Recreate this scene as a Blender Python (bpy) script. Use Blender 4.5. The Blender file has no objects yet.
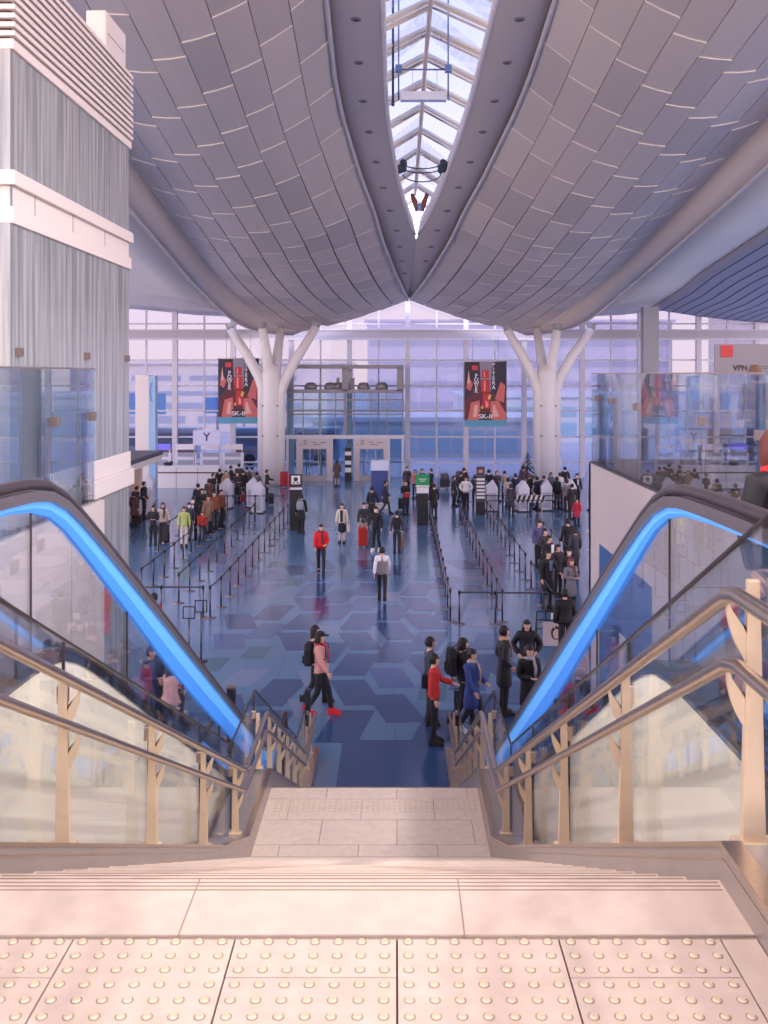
import bpy, bmesh, math, random
from mathutils import Vector, Matrix
random.seed(7)
PI = math.pi
scn = bpy.context.scene
C = scn.collection
F = 970.0; VX = 395.0; VY = 374.0; H = 7.0     # focal length (px), vanishing point, eye height

# ---------------------------------------------------------------- materials
MATS = {}
def mat(name, col, rough=.5, metal=0., emit=None, es=1., noise=0., nscale=5., spec=.5, stretch=None, coat=0.):
    if name in MATS: return MATS[name]
    m = bpy.data.materials.new(name); m.use_nodes = True
    nt = m.node_tree; b = nt.nodes['Principled BSDF']
    b.inputs['Base Color'].default_value = (*col, 1); b.inputs['Roughness'].default_value = rough
    b.inputs['Metallic'].default_value = metal; b.inputs['Specular IOR Level'].default_value = spec
    if coat: b.inputs['Coat Weight'].default_value = coat; b.inputs['Coat Roughness'].default_value = .06
    if emit:
        b.inputs['Emission Color'].default_value = (*emit, 1); b.inputs['Emission Strength'].default_value = es
    if noise:
        tc = nt.nodes.new('ShaderNodeTexCoord'); mp = nt.nodes.new('ShaderNodeMapping')
        if stretch: mp.inputs['Scale'].default_value = stretch
        n = nt.nodes.new('ShaderNodeTexNoise'); n.inputs['Scale'].default_value = nscale; n.inputs['Detail'].default_value = 4
        r = nt.nodes.new('ShaderNodeValToRGB')
        r.color_ramp.elements[0].position = .3; r.color_ramp.elements[1].position = .7
        r.color_ramp.elements[0].color = (*[c*(1-noise) for c in col], 1)
        r.color_ramp.elements[1].color = (*[min(1, c*(1+noise)) for c in col], 1)
        L = nt.links
        L.new(tc.outputs['Object'], mp.inputs['Vector']); L.new(mp.outputs['Vector'], n.inputs['Vector'])
        L.new(n.outputs['Fac'], r.inputs['Fac']); L.new(r.outputs['Color'], b.inputs['Base Color'])
    MATS[name] = m; return m

def glass(name, tint=(.93,.96,.97), refl=.9, rough=.0, ior=1.5):
    if name in MATS: return MATS[name]
    m = bpy.data.materials.new(name); m.use_nodes = True
    nt = m.node_tree; nt.nodes.clear()
    o = nt.nodes.new('ShaderNodeOutputMaterial'); mx = nt.nodes.new('ShaderNodeMixShader')
    t = nt.nodes.new('ShaderNodeBsdfTransparent'); g = nt.nodes.new('ShaderNodeBsdfGlossy')
    f = nt.nodes.new('ShaderNodeFresnel'); f.inputs['IOR'].default_value = ior
    mu = nt.nodes.new('ShaderNodeMath'); mu.operation = 'MULTIPLY'; mu.inputs[1].default_value = refl
    t.inputs['Color'].default_value = (*tint, 1); g.inputs['Roughness'].default_value = rough
    g.inputs['Color'].default_value = (.95,.95,1,1)
    L = nt.links
    L.new(f.outputs[0], mu.inputs[0]); L.new(mu.outputs[0], mx.inputs[0])
    L.new(t.outputs[0], mx.inputs[1]); L.new(g.outputs[0], mx.inputs[2]); L.new(mx.outputs[0], o.inputs[0])
    MATS[name] = m; return m

def hexc(r, g, b):                                   # display colour 0..255 -> linear
    return tuple(((c/255+.055)/1.055)**2.4 if c/255 > .04045 else c/255/12.92 for c in (r, g, b))

M_tile  = mat('cream_stone', hexc(203,186,176), .45, noise=.07, nscale=14)
M_tileB = mat('cream_stone_warm', hexc(206,186,164), .45, noise=.10, nscale=40)
M_joint = mat('tile_joint', hexc(120,100,92), .8)
M_stud  = mat('tactile_stud', hexc(206,188,166), .35)
M_steel = mat('brushed_steel', hexc(200,182,168), .28, 1., noise=.06, nscale=30)
M_plinth= mat('plinth_steel', hexc(178,168,166), .38, .75, noise=.05, nscale=6)
M_gold  = mat('champagne_metal', hexc(216,194,168), .38, .4, noise=.05, nscale=8)
M_dark  = mat('dark_edge', hexc(60,52,52), .4, .3)
M_rubber= mat('black_rubber', hexc(62,54,60), .35)
M_cream = mat('cream_cladding', hexc(247,241,226), .3, noise=.02, nscale=2)
M_white = mat('white_paint', hexc(222,216,222), .5)
M_offw  = mat('warm_white_paint', hexc(226,214,214), .55)
M_wall  = mat('pinkish_wall', hexc(205,192,192), .5, noise=.02, nscale=1.5)
M_bluep = mat('blue_panel', hexc(40,96,160), .35)
M_pan   = [mat('roof_panel_a', hexc(212,194,186), .45, .1), mat('roof_panel_b', hexc(206,189,182), .45, .1),
           mat('roof_panel_c', hexc(197,181,176), .45, .1)]
M_gap   = mat('roof_gap', hexc(80,76,86), .8)
M_pedge = mat('roof_panel_edge', hexc(222,210,210), .5)
M_spine = mat('roof_spine', hexc(196,180,178), .5, .1, noise=.03, nscale=.5)
M_trimw = mat('roof_trim', hexc(205,195,198), .4)
M_fasc  = mat('roof_fascia', hexc(206,190,186), .45, .1)
M_outer = mat('outer_roof', hexc(248,232,220), .5, .0, noise=.03, nscale=.4)
M_rib   = mat('ribbed_vault', hexc(176,170,184), .5, .2)
M_ribd  = mat('vault_rib', hexc(66,68,88), .6)
M_mull  = mat('mullion_white', hexc(205,198,210), .45)
M_mullg = mat('mullion_grey', hexc(150,146,156), .5)
M_col   = mat('column_white', hexc(226,218,222), .4)
M_colg  = mat('pillar_grey', hexc(150,148,156), .5)
M_black = mat('black_matt', hexc(30,27,32), .5)
M_post  = mat('barrier_post_metal', hexc(88,80,90), .3, .8)
M_belt  = mat('belt_dark', hexc(70,66,80), .6)
G_stair = glass('balustrade_glass', (.975,.985,.98), .4, ior=1.42)
G_esc   = glass('escalator_glass', (.955,.975,.98), .4, ior=1.42)
G_win   = glass('window_glass', (.52,.51,.55), .35)
G_sky   = glass('skylight_glass', (.36,.38,.42), .3)
G_rail  = glass('railing_glass', (.88,.93,.95), .7)
G_teal  = glass('teal_glass', (.74,.84,.88), .5)

# ---------------------------------------------------------------- mesh helpers
class MB:
    def __init__(s): s.bm = bmesh.new(); s.mi = 0
    def face(s, pts, mi=None):
        vs = [s.bm.verts.new(p) for p in pts]
        try: f = s.bm.faces.new(vs); f.material_index = s.mi if mi is None else mi
        except Exception: pass
        return s
    def box(s, x0, x1, y0, y1, z0, z1, mi=None):
        mi = s.mi if mi is None else mi
        v = [s.bm.verts.new((x, y, z)) for x in (x0, x1) for y in (y0, y1) for z in (z0, z1)]
        for q in ((0,1,3,2),(4,6,7,5),(0,4,5,1),(2,3,7,6),(0,2,6,4),(1,5,7,3)):
            f = s.bm.faces.new([v[i] for i in q]); f.material_index = mi
        return s
    def prism(s, pts, axis, a, b, mi=None):
        """closed polygon pts (2D) extruded along axis from a to b"""
        mi = s.mi if mi is None else mi
        def P(p, t):
            return {'x': (t, p[0], p[1]), 'y': (p[0], t, p[1]), 'z': (p[0], p[1], t)}[axis]
        A = [s.bm.verts.new(P(p, a)) for p in pts]; B = [s.bm.verts.new(P(p, b)) for p in pts]
        n = len(pts)
        for i in range(n):
            f = s.bm.faces.new((A[i], A[(i+1) % n], B[(i+1) % n], B[i])); f.material_index = mi
        f = s.bm.faces.new(A[::-1]); f.material_index = mi
        f = s.bm.faces.new(B); f.material_index = mi
        return s
    def strip(s, top, bot, x0, x1, mi=None):
        """solid between a top polyline and a bottom polyline [(y,z)], thickness x0..x1"""
        mi = s.mi if mi is None else mi
        n = len(top); V = []
        for i in range(n):
            V.append([s.bm.verts.new(p) for p in ((x0,*top[i]), (x1,*top[i]), (x1,*bot[i]), (x0,*bot[i]))])
        for i in range(n-1):
            for k in range(4):
                f = s.bm.faces.new((V[i][k], V[i][(k+1)%4], V[i+1][(k+1)%4], V[i+1][k])); f.material_index = mi
        s.bm.faces.new(V[0][::-1]).material_index = mi; s.bm.faces.new(V[-1]).material_index = mi
        return s
    def tube(s, path, r, n=10, mi=None, cap=True, flat=1.):
        mi = s.mi if mi is None else mi
        P = [Vector(p) for p in path]; R = r if isinstance(r, (list, tuple)) else [r]*len(P)
        rings = []; prev = None
        for i, p in enumerate(P):
            if i == 0: d = P[1]-P[0]
            elif i == len(P)-1: d = P[-1]-P[-2]
            else: d = (P[i]-P[i-1]).normalized() + (P[i+1]-P[i]).normalized()
            d.normalize()
            if prev is None:
                u = d.cross(Vector((0,0,1)))
                if u.length < 1e-3: u = d.cross(Vector((1,0,0)))
            else: u = prev - d*prev.dot(d)
            u.normalize(); prev = u; w = d.cross(u)
            rings.append([s.bm.verts.new(p + (u*math.cos(2*PI*k/n) + w*math.sin(2*PI*k/n)*flat)*R[i]) for k in range(n)])
        for i in range(len(P)-1):
            for k in range(n):
                f = s.bm.faces.new((rings[i][k], rings[i][(k+1)%n], rings[i+1][(k+1)%n], rings[i+1][k]))
                f.material_index = mi; f.smooth = True
        if cap:
            s.bm.faces.new(rings[0][::-1]).material_index = mi; s.bm.faces.new(rings[-1]).material_index = mi
        return s
    def lathe(s, x, y, prof, n=16, mi=None):
        mi = s.mi if mi is None else mi
        rings = [[s.bm.verts.new((x+r*math.cos(2*PI*k/n), y+r*math.sin(2*PI*k/n), z)) for k in range(n)] for r, z in prof]
        for i in range(len(prof)-1):
            for k in range(n):
                f = s.bm.faces.new((rings[i][k], rings[i][(k+1)%n], rings[i+1][(k+1)%n], rings[i+1][k]))
                f.material_index = mi; f.smooth = True
        s.bm.faces.new(rings[0][::-1]).material_index = mi; s.bm.faces.new(rings[-1]).material_index = mi
        return s
    def ball(s, c, r, mi=None, u=12, v=8):
        mi = s.mi if mi is None else mi
        mt = Matrix.Translation(c) @ Matrix.Diagonal((r[0], r[1], r[2], 1))
        q = bmesh.ops.create_uvsphere(s.bm, u_segments=u, v_segments=v, radius=1, matrix=mt)
        for ve in q['verts']:
            for f in ve.link_faces: f.material_index = mi; f.smooth = True
        return s
    def mesh(s, name, mats):
        me = bpy.data.meshes.new(name)
        bmesh.ops.recalc_face_normals(s.bm, faces=s.bm.faces)
        s.bm.to_mesh(me); s.bm.free()
        for m in (mats if isinstance(mats, (list, tuple)) else [mats]): me.materials.append(m)
        return me
    def obj(s, name, mats, parent=None, loc=None, bevel=0.):
        return link(name, s.mesh(name, mats), parent, loc, bevel)

def link(name, me, parent=None, loc=None, bevel=0.):
    o = bpy.data.objects.new(name, me); C.objects.link(o)
    if loc: o.location = loc
    if parent: o.parent = parent
    if bevel:
        b = o.modifiers.new('b', 'BEVEL'); b.width = bevel; b.segments = 2; b.limit_method = 'ANGLE'
    return o
def tag(o, label=None, cat=None, group=None, kind=None):
    if label: o['label'] = label
    if cat: o['category'] = cat
    if group: o['group'] = group
    if kind: o['kind'] = kind
    return o
def thing(name, label, cat, loc=(0,0,0), rz=0, group=None):
    o = bpy.data.objects.new(name, None); C.objects.link(o); o.empty_display_size = .1
    o.location = loc; o.rotation_euler = (0,0,rz)
    return tag(o, label, cat, group)
def struct(o): o['kind'] = 'structure'; return o
def copy_tree(o, loc=None, rz=None, label=None, parent=None):
    c = o.copy(); C.objects.link(c)
    if parent: c.parent = parent
    if loc: c.location = loc
    if rz is not None: c.rotation_euler = (0,0,rz)
    if label: c['label'] = label
    for ch in list(o.children): copy_tree(ch, parent=c)
    return c
def interp(tab, y):
    if y <= tab[0][0]: return tab[0][1]
    if y >= tab[-1][0]: return tab[-1][1]
    for i in range(len(tab)-1):
        if tab[i][0] <= y <= tab[i+1][0]:
            a, b = tab[i], tab[i+1]
            p0 = tab[i-1] if i > 0 else a; p3 = tab[i+2] if i+2 < len(tab) else b
            h = b[0]-a[0]; t = (y-a[0])/h
            m1 = (b[1]-p0[1])/(b[0]-p0[0]) if b[0] != p0[0] else 0
            m2 = (p3[1]-a[1])/(p3[0]-a[0])
            return (2*t**3-3*t*t+1)*a[1] + (t**3-2*t*t+t)*h*m1 + (-2*t**3+3*t*t)*b[1] + (t**3-t*t)*h*m2
def text(name, s, size, m, parent, loc, rot=(PI/2,0,0), depth=.004, align='CENTER', bold=0., sx=1.):
    cu = bpy.data.curves.new(name, 'FONT'); cu.body = s; cu.size = size; cu.align_x = align; cu.align_y = 'CENTER'
    cu.extrude = depth; cu.offset = bold
    t = bpy.data.objects.new(name, cu); C.objects.link(t)
    bpy.context.view_layer.update()
    me = bpy.data.meshes.new_from_object(t.evaluated_get(bpy.context.evaluated_depsgraph_get()))
    bpy.data.objects.remove(t); me.materials.clear(); me.materials.append(m)
    o = link(name, me, parent, loc); o.rotation_euler = rot; o.scale = (sx,1,1)
    return o

# ================================================================= UPPER FLOOR AND STAIRCASE
XL, XR = -1.40, .93            # stair width between the curbs
ZU = 5.55; ZL = 2.33           # upper floor, landing
Y0 = 2.78; T = .33; NR = 20; RZ = (ZU-ZL)/NR
YL0 = Y0 + (NR-1)*T; YL1 = 10.97
NR2 = 15; RZ2 = ZL/NR2; T2 = RZ2/.488; YE = YL1 + (NR2-1)*T2
SL = RZ/T

fl = struct(MB().box(-14,16,-8,2.49,ZU-.35,ZU-.012).box(-14,XL-.35,2.49,4.1,ZU-.35,ZU-.012).box(XR+.35,3.4,2.49,3.2,ZU-.35,ZU-.012).box(3.4,16,2.49,4.1,ZU-.35,ZU-.012)
       .box(-14,-3.45,4.1,11.3,ZU-.5,ZU-.012).box(3.45,16,4.1,16.7,ZU-.5,ZU-.012).obj('floor_upper', M_joint))
# paving tiles laid on it (surface pattern of the floor)
mb = MB(); JX = .005; W = .415; g = .0025
random.seed(3)
for k in range(-9, 3):
    x0 = JX + k*W; x1 = min(x0+W, XR if k < 3 else 9)
    ys = [2.49, 2.33] + [2.33-.415*i for i in range(1, 12)] if k % 2 else [2.49] + [2.09-.415*i for i in range(0, 12)]
    for a, b in zip(ys[:-1], ys[1:]):
        if x1-x0 < .05: continue
        mb.box(x0+g, x1-g, b+g, a-g, ZU-.012, ZU, mi=1 if random.random() < .22 else 0)
for x0, x1 in ((.005+2*.415+.0, XR),): pass
for yy in [i*.5 for i in range(-16, -4)]:
    for k in range(-28, 30): mb.box(k*.5+g, k*.5+.5-g, yy+g, yy+.5-g, ZU-.012, ZU)
mb.obj('tactile_tile', [M_tile, M_tileB], fl)
mb = MB()
for i in range(-60, 17):
    x = JX + .0285 + i*.0593
    if x > .84: continue
    for j in range(0, 17):
        y = 2.475 - j*.0575
        q = bmesh.ops.create_cone(mb.bm, cap_ends=True, segments=14, radius1=.0118, radius2=.0075, depth=.006,
                                  matrix=Matrix.Translation((x, y, ZU+.003)))
mb.obj('tactile_studs', M_stud, fl)
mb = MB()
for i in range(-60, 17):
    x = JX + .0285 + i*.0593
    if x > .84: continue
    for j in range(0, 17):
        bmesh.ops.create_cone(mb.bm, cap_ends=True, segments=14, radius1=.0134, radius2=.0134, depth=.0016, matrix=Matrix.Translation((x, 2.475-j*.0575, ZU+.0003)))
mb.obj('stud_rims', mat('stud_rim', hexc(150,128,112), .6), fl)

st = thing('staircase', 'broad cream stone staircase descending from the foreground to the blue hall floor', 'staircase', (0,0,0))
mb = MB()
def flight(mb, ya, za, n, t, rz, first_depth):
    poly = [(ya-first_depth, za), (ya, za)]
    y, z = ya, za
    for i in range(n):
        z -= rz; poly.append((y, z))
        if i < n-1: y += t; poly.append((y, z))
    poly.append((y, z-.25)); poly.append((ya-first_depth, za-.30))
    mb.prism(poly, 'x', XL, XR)
flight(mb, Y0, ZU, NR, T, RZ, .27)
mb.obj('stair_flight', M_tile, st)
mb = MB(); flight(mb, YL1, ZL, NR2, T2, RZ2, .02); mb.obj('stair_flight', M_tile, st)
MB().box(XL, XR, YL0-.02, YL1-.02, ZL-.3, ZL-.012).obj('landing_slab', M_joint, st)
# first row of big nosing slabs, grooves, dark seams
mb = MB()
for xs in (-1.3, -.56, .18): mb.box(xs-.002, xs+.002, 2.49, 2.785, ZU-.02, ZU+.0006)
mb.box(XL, XR, 2.487, 2.494, ZU-.02, ZU+.0006)
for i in range(NR):
    yy = Y0+i*T; zz = ZU-i*RZ
    for d in (.014, .034, .054): mb.box(XL+.01, XR-.01, yy-d-.003, yy-d+.003, zz-.004, zz+.0008)
    mb.box(XL+.005, XR-.005, yy-.001, yy+.0015, zz-.035, zz-.028)
mb.obj('anti_slip_groove', mat('groove', hexc(150,128,116), .8), st)
mb = MB(); rows = [YL0+.01, 9.38, 9.62, 10.16, 10.66, YL1]
offs = [.1, -.50, -.14, -.55, .12, 0]
for i, (a, b) in enumerate(zip(rows[:-1], rows[1:])):
    x = XL - .8 + (.28 if i % 2 else .66)
    while x < XR:
        lo, hi = max(x, XL), min(x+.78, XR)
        if hi-lo > .03: mb.box(lo+.003, hi-.003, a+.004, b-.004, ZL-.012, ZL)
        x += .78
mb.obj('landing_tile', M_tile, st)
mb = MB(); x = XL+.1
while x < XR-.08:
    for j in range(5): mb.box(x, x+.035, 10.36+j*.057, 10.38+j*.057, ZL-.002, ZL+.004)
    x += .058
mb.obj('tactile_strip', M_stud, st)
# curbs (stringers) left and right
NL = lambda y: ZU if y < Y0 else (ZU-SL*(y-Y0) if y < YL0+.35 else ZL) if y < YL1 else max(0, ZL-SL*(y-YL1))
cpts = [-2, 2.72, YL0+.25, YL1-.05, YE+.25, 17.9]
def curbz(y):
    if y <= 2.75: return ZU+.115
    if y < YL0+.22: return ZU+.115-SL*(y-2.75)
    if y < YL1: return ZL+.24
    if y < YE+.3: return max(.12, ZL+.20-SL*(y-YL1))
    return .12
cy = [-2, 1, 2.75, 4, 6, 8, YL0+.22, YL0+.3, YL1, YL1+.1, 13, YE, YE+.3, 17.9]
for s, xi in ((-1, XL), (1, XR)):
    xo = xi + s*.36
    top = [(y, curbz(y)) for y in cy]
    bot = [(y, max(-.01, (ZU if y <= 2.75 else NL(y))-.55)) if y < 15 else (y, 0) for y in cy]
    MB().strip(top, bot, min(xi, xo), max(xi, xo)).obj('side_curb', M_plinth, st)
    mb = MB(); top2 = [(y, z+.012) for y, z in top]; b2 = [(y, z-.004) for y, z in top]
    mb.strip(top2, b2, min(xi-s*.008, xi+s*.05), max(xi-s*.008, xi+s*.05))
    mb.strip([(y, z-.035) for y, z in top], [(y, z-.043) for y, z in top], min(xi-s*.003, xi+s*.01), max(xi-s*.003, xi+s*.01))
    mb.obj('curb_edge_trim', M_steel, st)

# ---------------------------------------------------------------- stair balustrades
def baluster(side):
    s = side; xi = XL if s < 0 else XR
    xr, xp, xg = xi + s*.06, xi + s*.14, xi + s*.20
    nm = 'left' if s < 0 else 'right'
    b = thing('stair_balustrade', f'glass stair balustrade with steel double handrail on the {nm} side of the stairs', 'balustrade', (xi, 0, 0), group=None)
    def base(y):
        if y <= 2.85: return ZU
        if y < YL0+.42: return max(ZL, ZU-SL*(y-2.85))
        if y < YL1+.1: return ZL
        return max(0, ZL-SL*(y-YL1-.1))
    key = [-1.5, 2.85, 2.85+(ZU-ZL)/SL, YL1+.1, YL1+.1+ZL/SL, 17.7]
    loc = lambda x, y, z: (x-xi, y, z)
    for hgt, r in ((.81, .0245), (.605, .0215)):
        mb = MB(); pth = []
        for i, y in enumerate(key):
            p = Vector(loc(xr, y, base(y)+hgt))
            if 0 < i < len(key)-1:
                for dy in (-.05, .05): pth.append(loc(xr, y+dy, base(y+dy)+hgt))
            else: pth.append(tuple(p))
        mb.tube(pth, r, 12); mb.obj('handrail', M_steel, b)
    # posts with crescent brackets
    pys = [-.5, 1.2, 2.9, 4.5, 6.15, 7.8, 9.35, 10.9, 11.9, 12.9, 13.9, 14.9, 15.9, 16.9, 17.6]
    for y in pys:
        z0 = curbz(y)+.005; zt = base(y)+.86
        w0, w1 = .036, .018
        mb = MB(); mb.prism([(xp-xi-w0, z0), (xp-xi+w0, z0), (xp-xi+w1, zt), (xp-xi-w1, zt)], 'y', y-.013, y+.013)
        mb.box(xp-xi-.06, xp-xi+.06, y-.03, y+.03, z0-.004, z0+.012)
        p = mb.obj('post', M_gold, b, bevel=.003)
        for hgt in (.81, .605):
            zt2 = base(y)+hgt-.02; xs = xr-xi; xe = xp-xi - s*.025
            n = 8; outer = []; inner = []
            for i in range(n+1):
                t = i/n; a = t*PI/2
                X = xs + (xe-xs)*math.sin(a)**1.0*1.0; Z = zt2 - .17*(1-math.cos(a))
                # crescent: starts at the rail and sweeps down into the post
                X = xs + (xe-xs)*(t**1.6); Z = zt2 - .17*t**.8
                th = .006 + .030*math.sin(PI*min(1, t*.75))
                outer.append((X, Z)); inner.append((X + s*th*.9, Z + th*.9 if t < .98 else Z+.07))
            mb = MB(); mb.prism(outer + inner[::-1], 'y', y-.008, y+.008)
            mb.obj('bracket', M_gold, p)
    # glass panels between joints, each with a clamp
    jy = [-1.4, .3, 2.0, 2.85, 4.68, 6.30, 7.95, 9.45, YL1+.05, 12.4, 13.9, 15.6, 17.75]
    for a, c in zip(jy[:-1], jy[1:]):
        mids = sorted(set([a+.006, c-.006] + [k for k in key if a < k < c]))
        top = [(y, base(y)+1.06) for y in mids]; bot = [(y, curbz(y)-.01) for y in mids]
        gp = MB().strip(top, bot, xg-xi-.006, xg-xi+.006).obj('glass_panel', G_stair, b)
        MB().strip([(y, z+.008) for y, z in top], [(y, z-.004) for y, z in top], xg-xi-.0075, xg-xi+.0075).obj('top_trim', M_dark, gp)
        MB().strip([(c-.004, base(c)+1.05), (c+.004, base(c)+1.05)], [(c-.004, curbz(c)), (c+.004, curbz(c))], xg-xi-.0075, xg-xi+.0075).obj('joint_seal', M_dark, gp)
        zc_ = base(c)+.80
        MB().box(xg-xi-.028, xg-xi+.02, c-.02, c+.03, zc_-.045, zc_+.045).obj('clamp', M_steel, gp, bevel=.004)
    y = 17.8
    MB().box(xg-xi-.05, xg-xi+.05, y-.06, y+.06, 0, 1.22).obj('newel_post', mat('smoked_newel', hexc(66,70,82), .2, .5), b, bevel=.006)
    return b
baluster(-1); baluster(1)

# ================================================================= ESCALATORS
M_led1 = mat('led_strip_light', (.05,.25,.7), .4, emit=hexc(98,160,232), es=.54)
M_led2 = mat('led_strip_deep', (.03,.18,.6), .4, emit=hexc(58,122,212), es=.54)
def smooth_prof(z_top, y_top, slope, z_bot, ya, yb, n=60, soft=.5):
    pts = []
    ye = y_top + (z_top-z_bot)/slope
    def zf(y):
        a = z_top; l = z_top - slope*(y-y_top)
        # soft minimum at the top, soft maximum at the bottom
        k = soft
        m = .5*(a+l-math.sqrt((a-l)**2+(k*.35)**2))
        return .5*(m+z_bot+math.sqrt((m-z_bot)**2+(k*.5)**2))
    return [(ya+(yb-ya)*i/n, zf(ya+(yb-ya)*i/n)) for i in range(n+1)], zf
def escalator(side):
    s = side; x0 = 1.50 if s > 0 else -1.99
    ytop = 5.38 if s > 0 else 5.62
    nm = 'right' if s > 0 else 'left'
    e = thing('escalator', f'escalator with blue-lit handrail to the {nm} of the staircase', 'escalator', (x0,0,0))
    hp, hz = smooth_prof(6.43, ytop, .559, .92, 1.6, 17.4)
    dp, dz = smooth_prof(5.50, ytop-.05, .559, .10, 1.6, 17.4)
    for j, off in enumerate((0, s*1.22)):
        # handrail: flattened black tube turning down at both newels
        pth = [(off, y, z) for y, z in hp]
        a = [(off, 1.6-.32*math.sin(t), 6.43-.32+.32*math.cos(t)) for t in [PI-.2, PI*.75, PI*.5, PI*.25]]
        b = [(off, 17.4+.32*math.sin(t), hz(17.4)-.32+.32*math.cos(t)) for t in [PI*.25, PI*.5, PI*.75, PI-.2]]
        MB().tube(a+pth+b, .030, 10).obj('handrail', M_rubber, e)
        MB().strip([(y, z-.035) for y, z in hp], [(y, z-.095) for y, z in hp], off-.04, off+.04).obj('handrail_guide', mat('guide_metal', hexc(150,140,142), .3, .8), e)
        gp = MB().strip([(y, z-.06) for y, z in hp], [(y, dz(y)+.0) for y, z in hp], off-.006, off+.006).obj('balustrade_glass', G_esc, e)
        mb = MB()
        for yy in (3.4, 5.3, 7.2, 9.1, 11, 12.9, 14.8):
            mb.strip([(yy-.001, hz(yy)-.08), (yy+.001, hz(yy)-.08)], [(yy-.001, dz(yy)), (yy+.001, dz(yy))], off-.0062, off+.0062)
        mb.obj('glass_joint', M_dark, gp)
        def wd(y): return interp([(1, .045), (4.9, .05), (5.5, .085), (6.2, .15), (7.2, .21), (9, .30), (12, .31), (15.5, .25), (16.5, .1)], y)
        k = 1. if j == 0 else .4
        o1 = MB().strip([(y, z-.095) for y, z in hp if y < 16.4], [(y, z-.095-wd(y)*.5*k) for y, z in hp if y < 16.4], off-.016, off+.016).obj('light_strip', M_led1, e)
        if j == 0:
            MB().strip([(y, z-.095-wd(y)*.5) for y, z in hp if 4.2 < y < 16.4], [(y, z-.096-wd(y)*(.5+.5*min(1, max(0,(y-4.2)/1.5)))) for y, z in hp if 4.2 < y < 16.4], off-.014, off+.014).obj('light_strip', M_led2, e)
        # deck along the foot of the glass
        w = .10
        MB().strip([(y, z+.015) for y, z in dp], [(y, z-.06) for y, z in dp], off-w, off+w).obj('deck_trim', mat('deck_metal', hexc(92,100,120), .25, .85), e)
        MB().strip([(y, z+.02) for y, z in dp], [(y, z-.012) for y, z in dp], off-s*w-(.012 if j == 0 else -.0), off-s*w+.006).obj('deck_edge', M_dark, e)
    # outer cladding towards the stairs (and away from them)
    yc = [3.9] + [y for y, z in dp if y > 4.0]
    for off in (-s*.075, s*(1.22+.075)):
        MB().strip([(y, dz(y)-.03) for y in yc], [(y, 0.0) for y in yc], off-.015, off+.015).obj('side_cladding', M_cream, e)
    # moving steps
    mb = MB(); poly = []
    y = 5.3; z = 5.30; pts = [(2.2, z), (y, z)]
    while z > .25: z -= .2; pts.append((y, z)); y += .2/.559; pts.append((y, z))
    pts.append((17.0, z)); pts += [(17.0, z-.1)] + [(15.3, .02), (5.2, 4.95), (2.2, 4.95)]
    mb.prism(pts, 'x', min(s*.1, s*1.12), max(s*.1, s*1.12))
    mb.obj('step_band', mat('step_metal', hexc(84,88,100), .4, .7), e)
    if s < 0: MB().strip([(y, dz(y)+.10) for y, z in dp if 9.3 < y < 15.2], [(y, dz(y)+.02) for y, z in dp if 9.3 < y < 15.2], .10, .112).obj('deck_light', M_led2, e)
    MB().strip([(y, dz(y)+.10) for y, z in dp if 9.5 < y < 15.6], [(y, dz(y)+.02) for y, z in dp if 9.5 < y < 15.6], s*.115, s*.125).obj('skirt_light', M_led2, e)
    return e
escalator(1); escalator(-1)

# ================================================================= MEZZANINE WALLS, RAILINGS, GLASS TOWER
w = struct(MB().box(-3.55,-3.4,2.0,11.35,0,ZU-.02).obj('wall_left', M_wall))
mb = MB()
for y in (6.2, 9.05, 10.2): mb.box(-3.403,-3.398,y-.004,y+.004,.0,ZU-.03)
mb.obj('panel_joint', M_joint, w)
w = struct(MB().box(3.4,3.55,2.0,17.0,0,ZU-.10).box(3.4,6.9,16.85,17.0,0,ZU-.10).obj('wall_right', M_wall))
MB().box(3.39,3.40,12.85,16.1,.02,4.18).obj('blue_wall_panel', M_bluep, w)
mb = MB(); mb.box(3.37,3.395,14.2,14.6,.0,3.1); mb.obj('light_wall_fin', M_white, w)
def railing(x, ya, yb, zb, zt, joints, posts, label):
    r = thing('glass_railing', label, 'railing', (x,0,0))
    js = [ya]+joints+[yb]
    for a, b in zip(js[:-1], js[1:]):
        g_ = MB().box(-.008,.008,a+.008,b-.008,zb,zt).obj('glass_panel', G_rail, r)
        MB().box(-.012,.012,a+.01,b-.01,zt,zt+.018).obj('top_trim', M_steel, g_)
    for y, zz in posts:
        p = MB().box(-.025+(.08 if x > 0 else -.08),.025+(.08 if x > 0 else -.08),y-.03,y+.03,ZU,zz).obj('post', mat('bronze_post', hexc(132,112,108), .4, .5), r)
        MB().box(-.03,.05,y-.03,y+.03,zz-.08,zz+.02).obj('clamp', mat('bronze_clamp', hexc(140,122,118), .4, .6), p, bevel=.004)
    MB().box(-.03,.03,ya,yb,zb-.03,zb+.03).obj('base_channel', mat('channel', hexc(104,98,106), .35, .7), r)
    return r
railing(3.44, 2.0, 16.95, ZU-.10, 7.0, [4.4, 6.6, 8.4, 10.9, 13.0, 14.6, 15.8], [(16.6,6.62),(15.5,6.6),(13.9,6.56),(10.9,6.5),(9.2,6.45),(6.6,6.5)], 'frameless glass railing above the pale wall right of the escalator')
railing(-3.44, 2.0, 11.1, ZU-.10, 7.05, [4.0, 5.8, 7.8, 9.8], [(9.8,6.55),(11.0,6.55),(7.8,6.55)], 'frameless glass railing above the pale wall left of the escalator')

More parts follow.
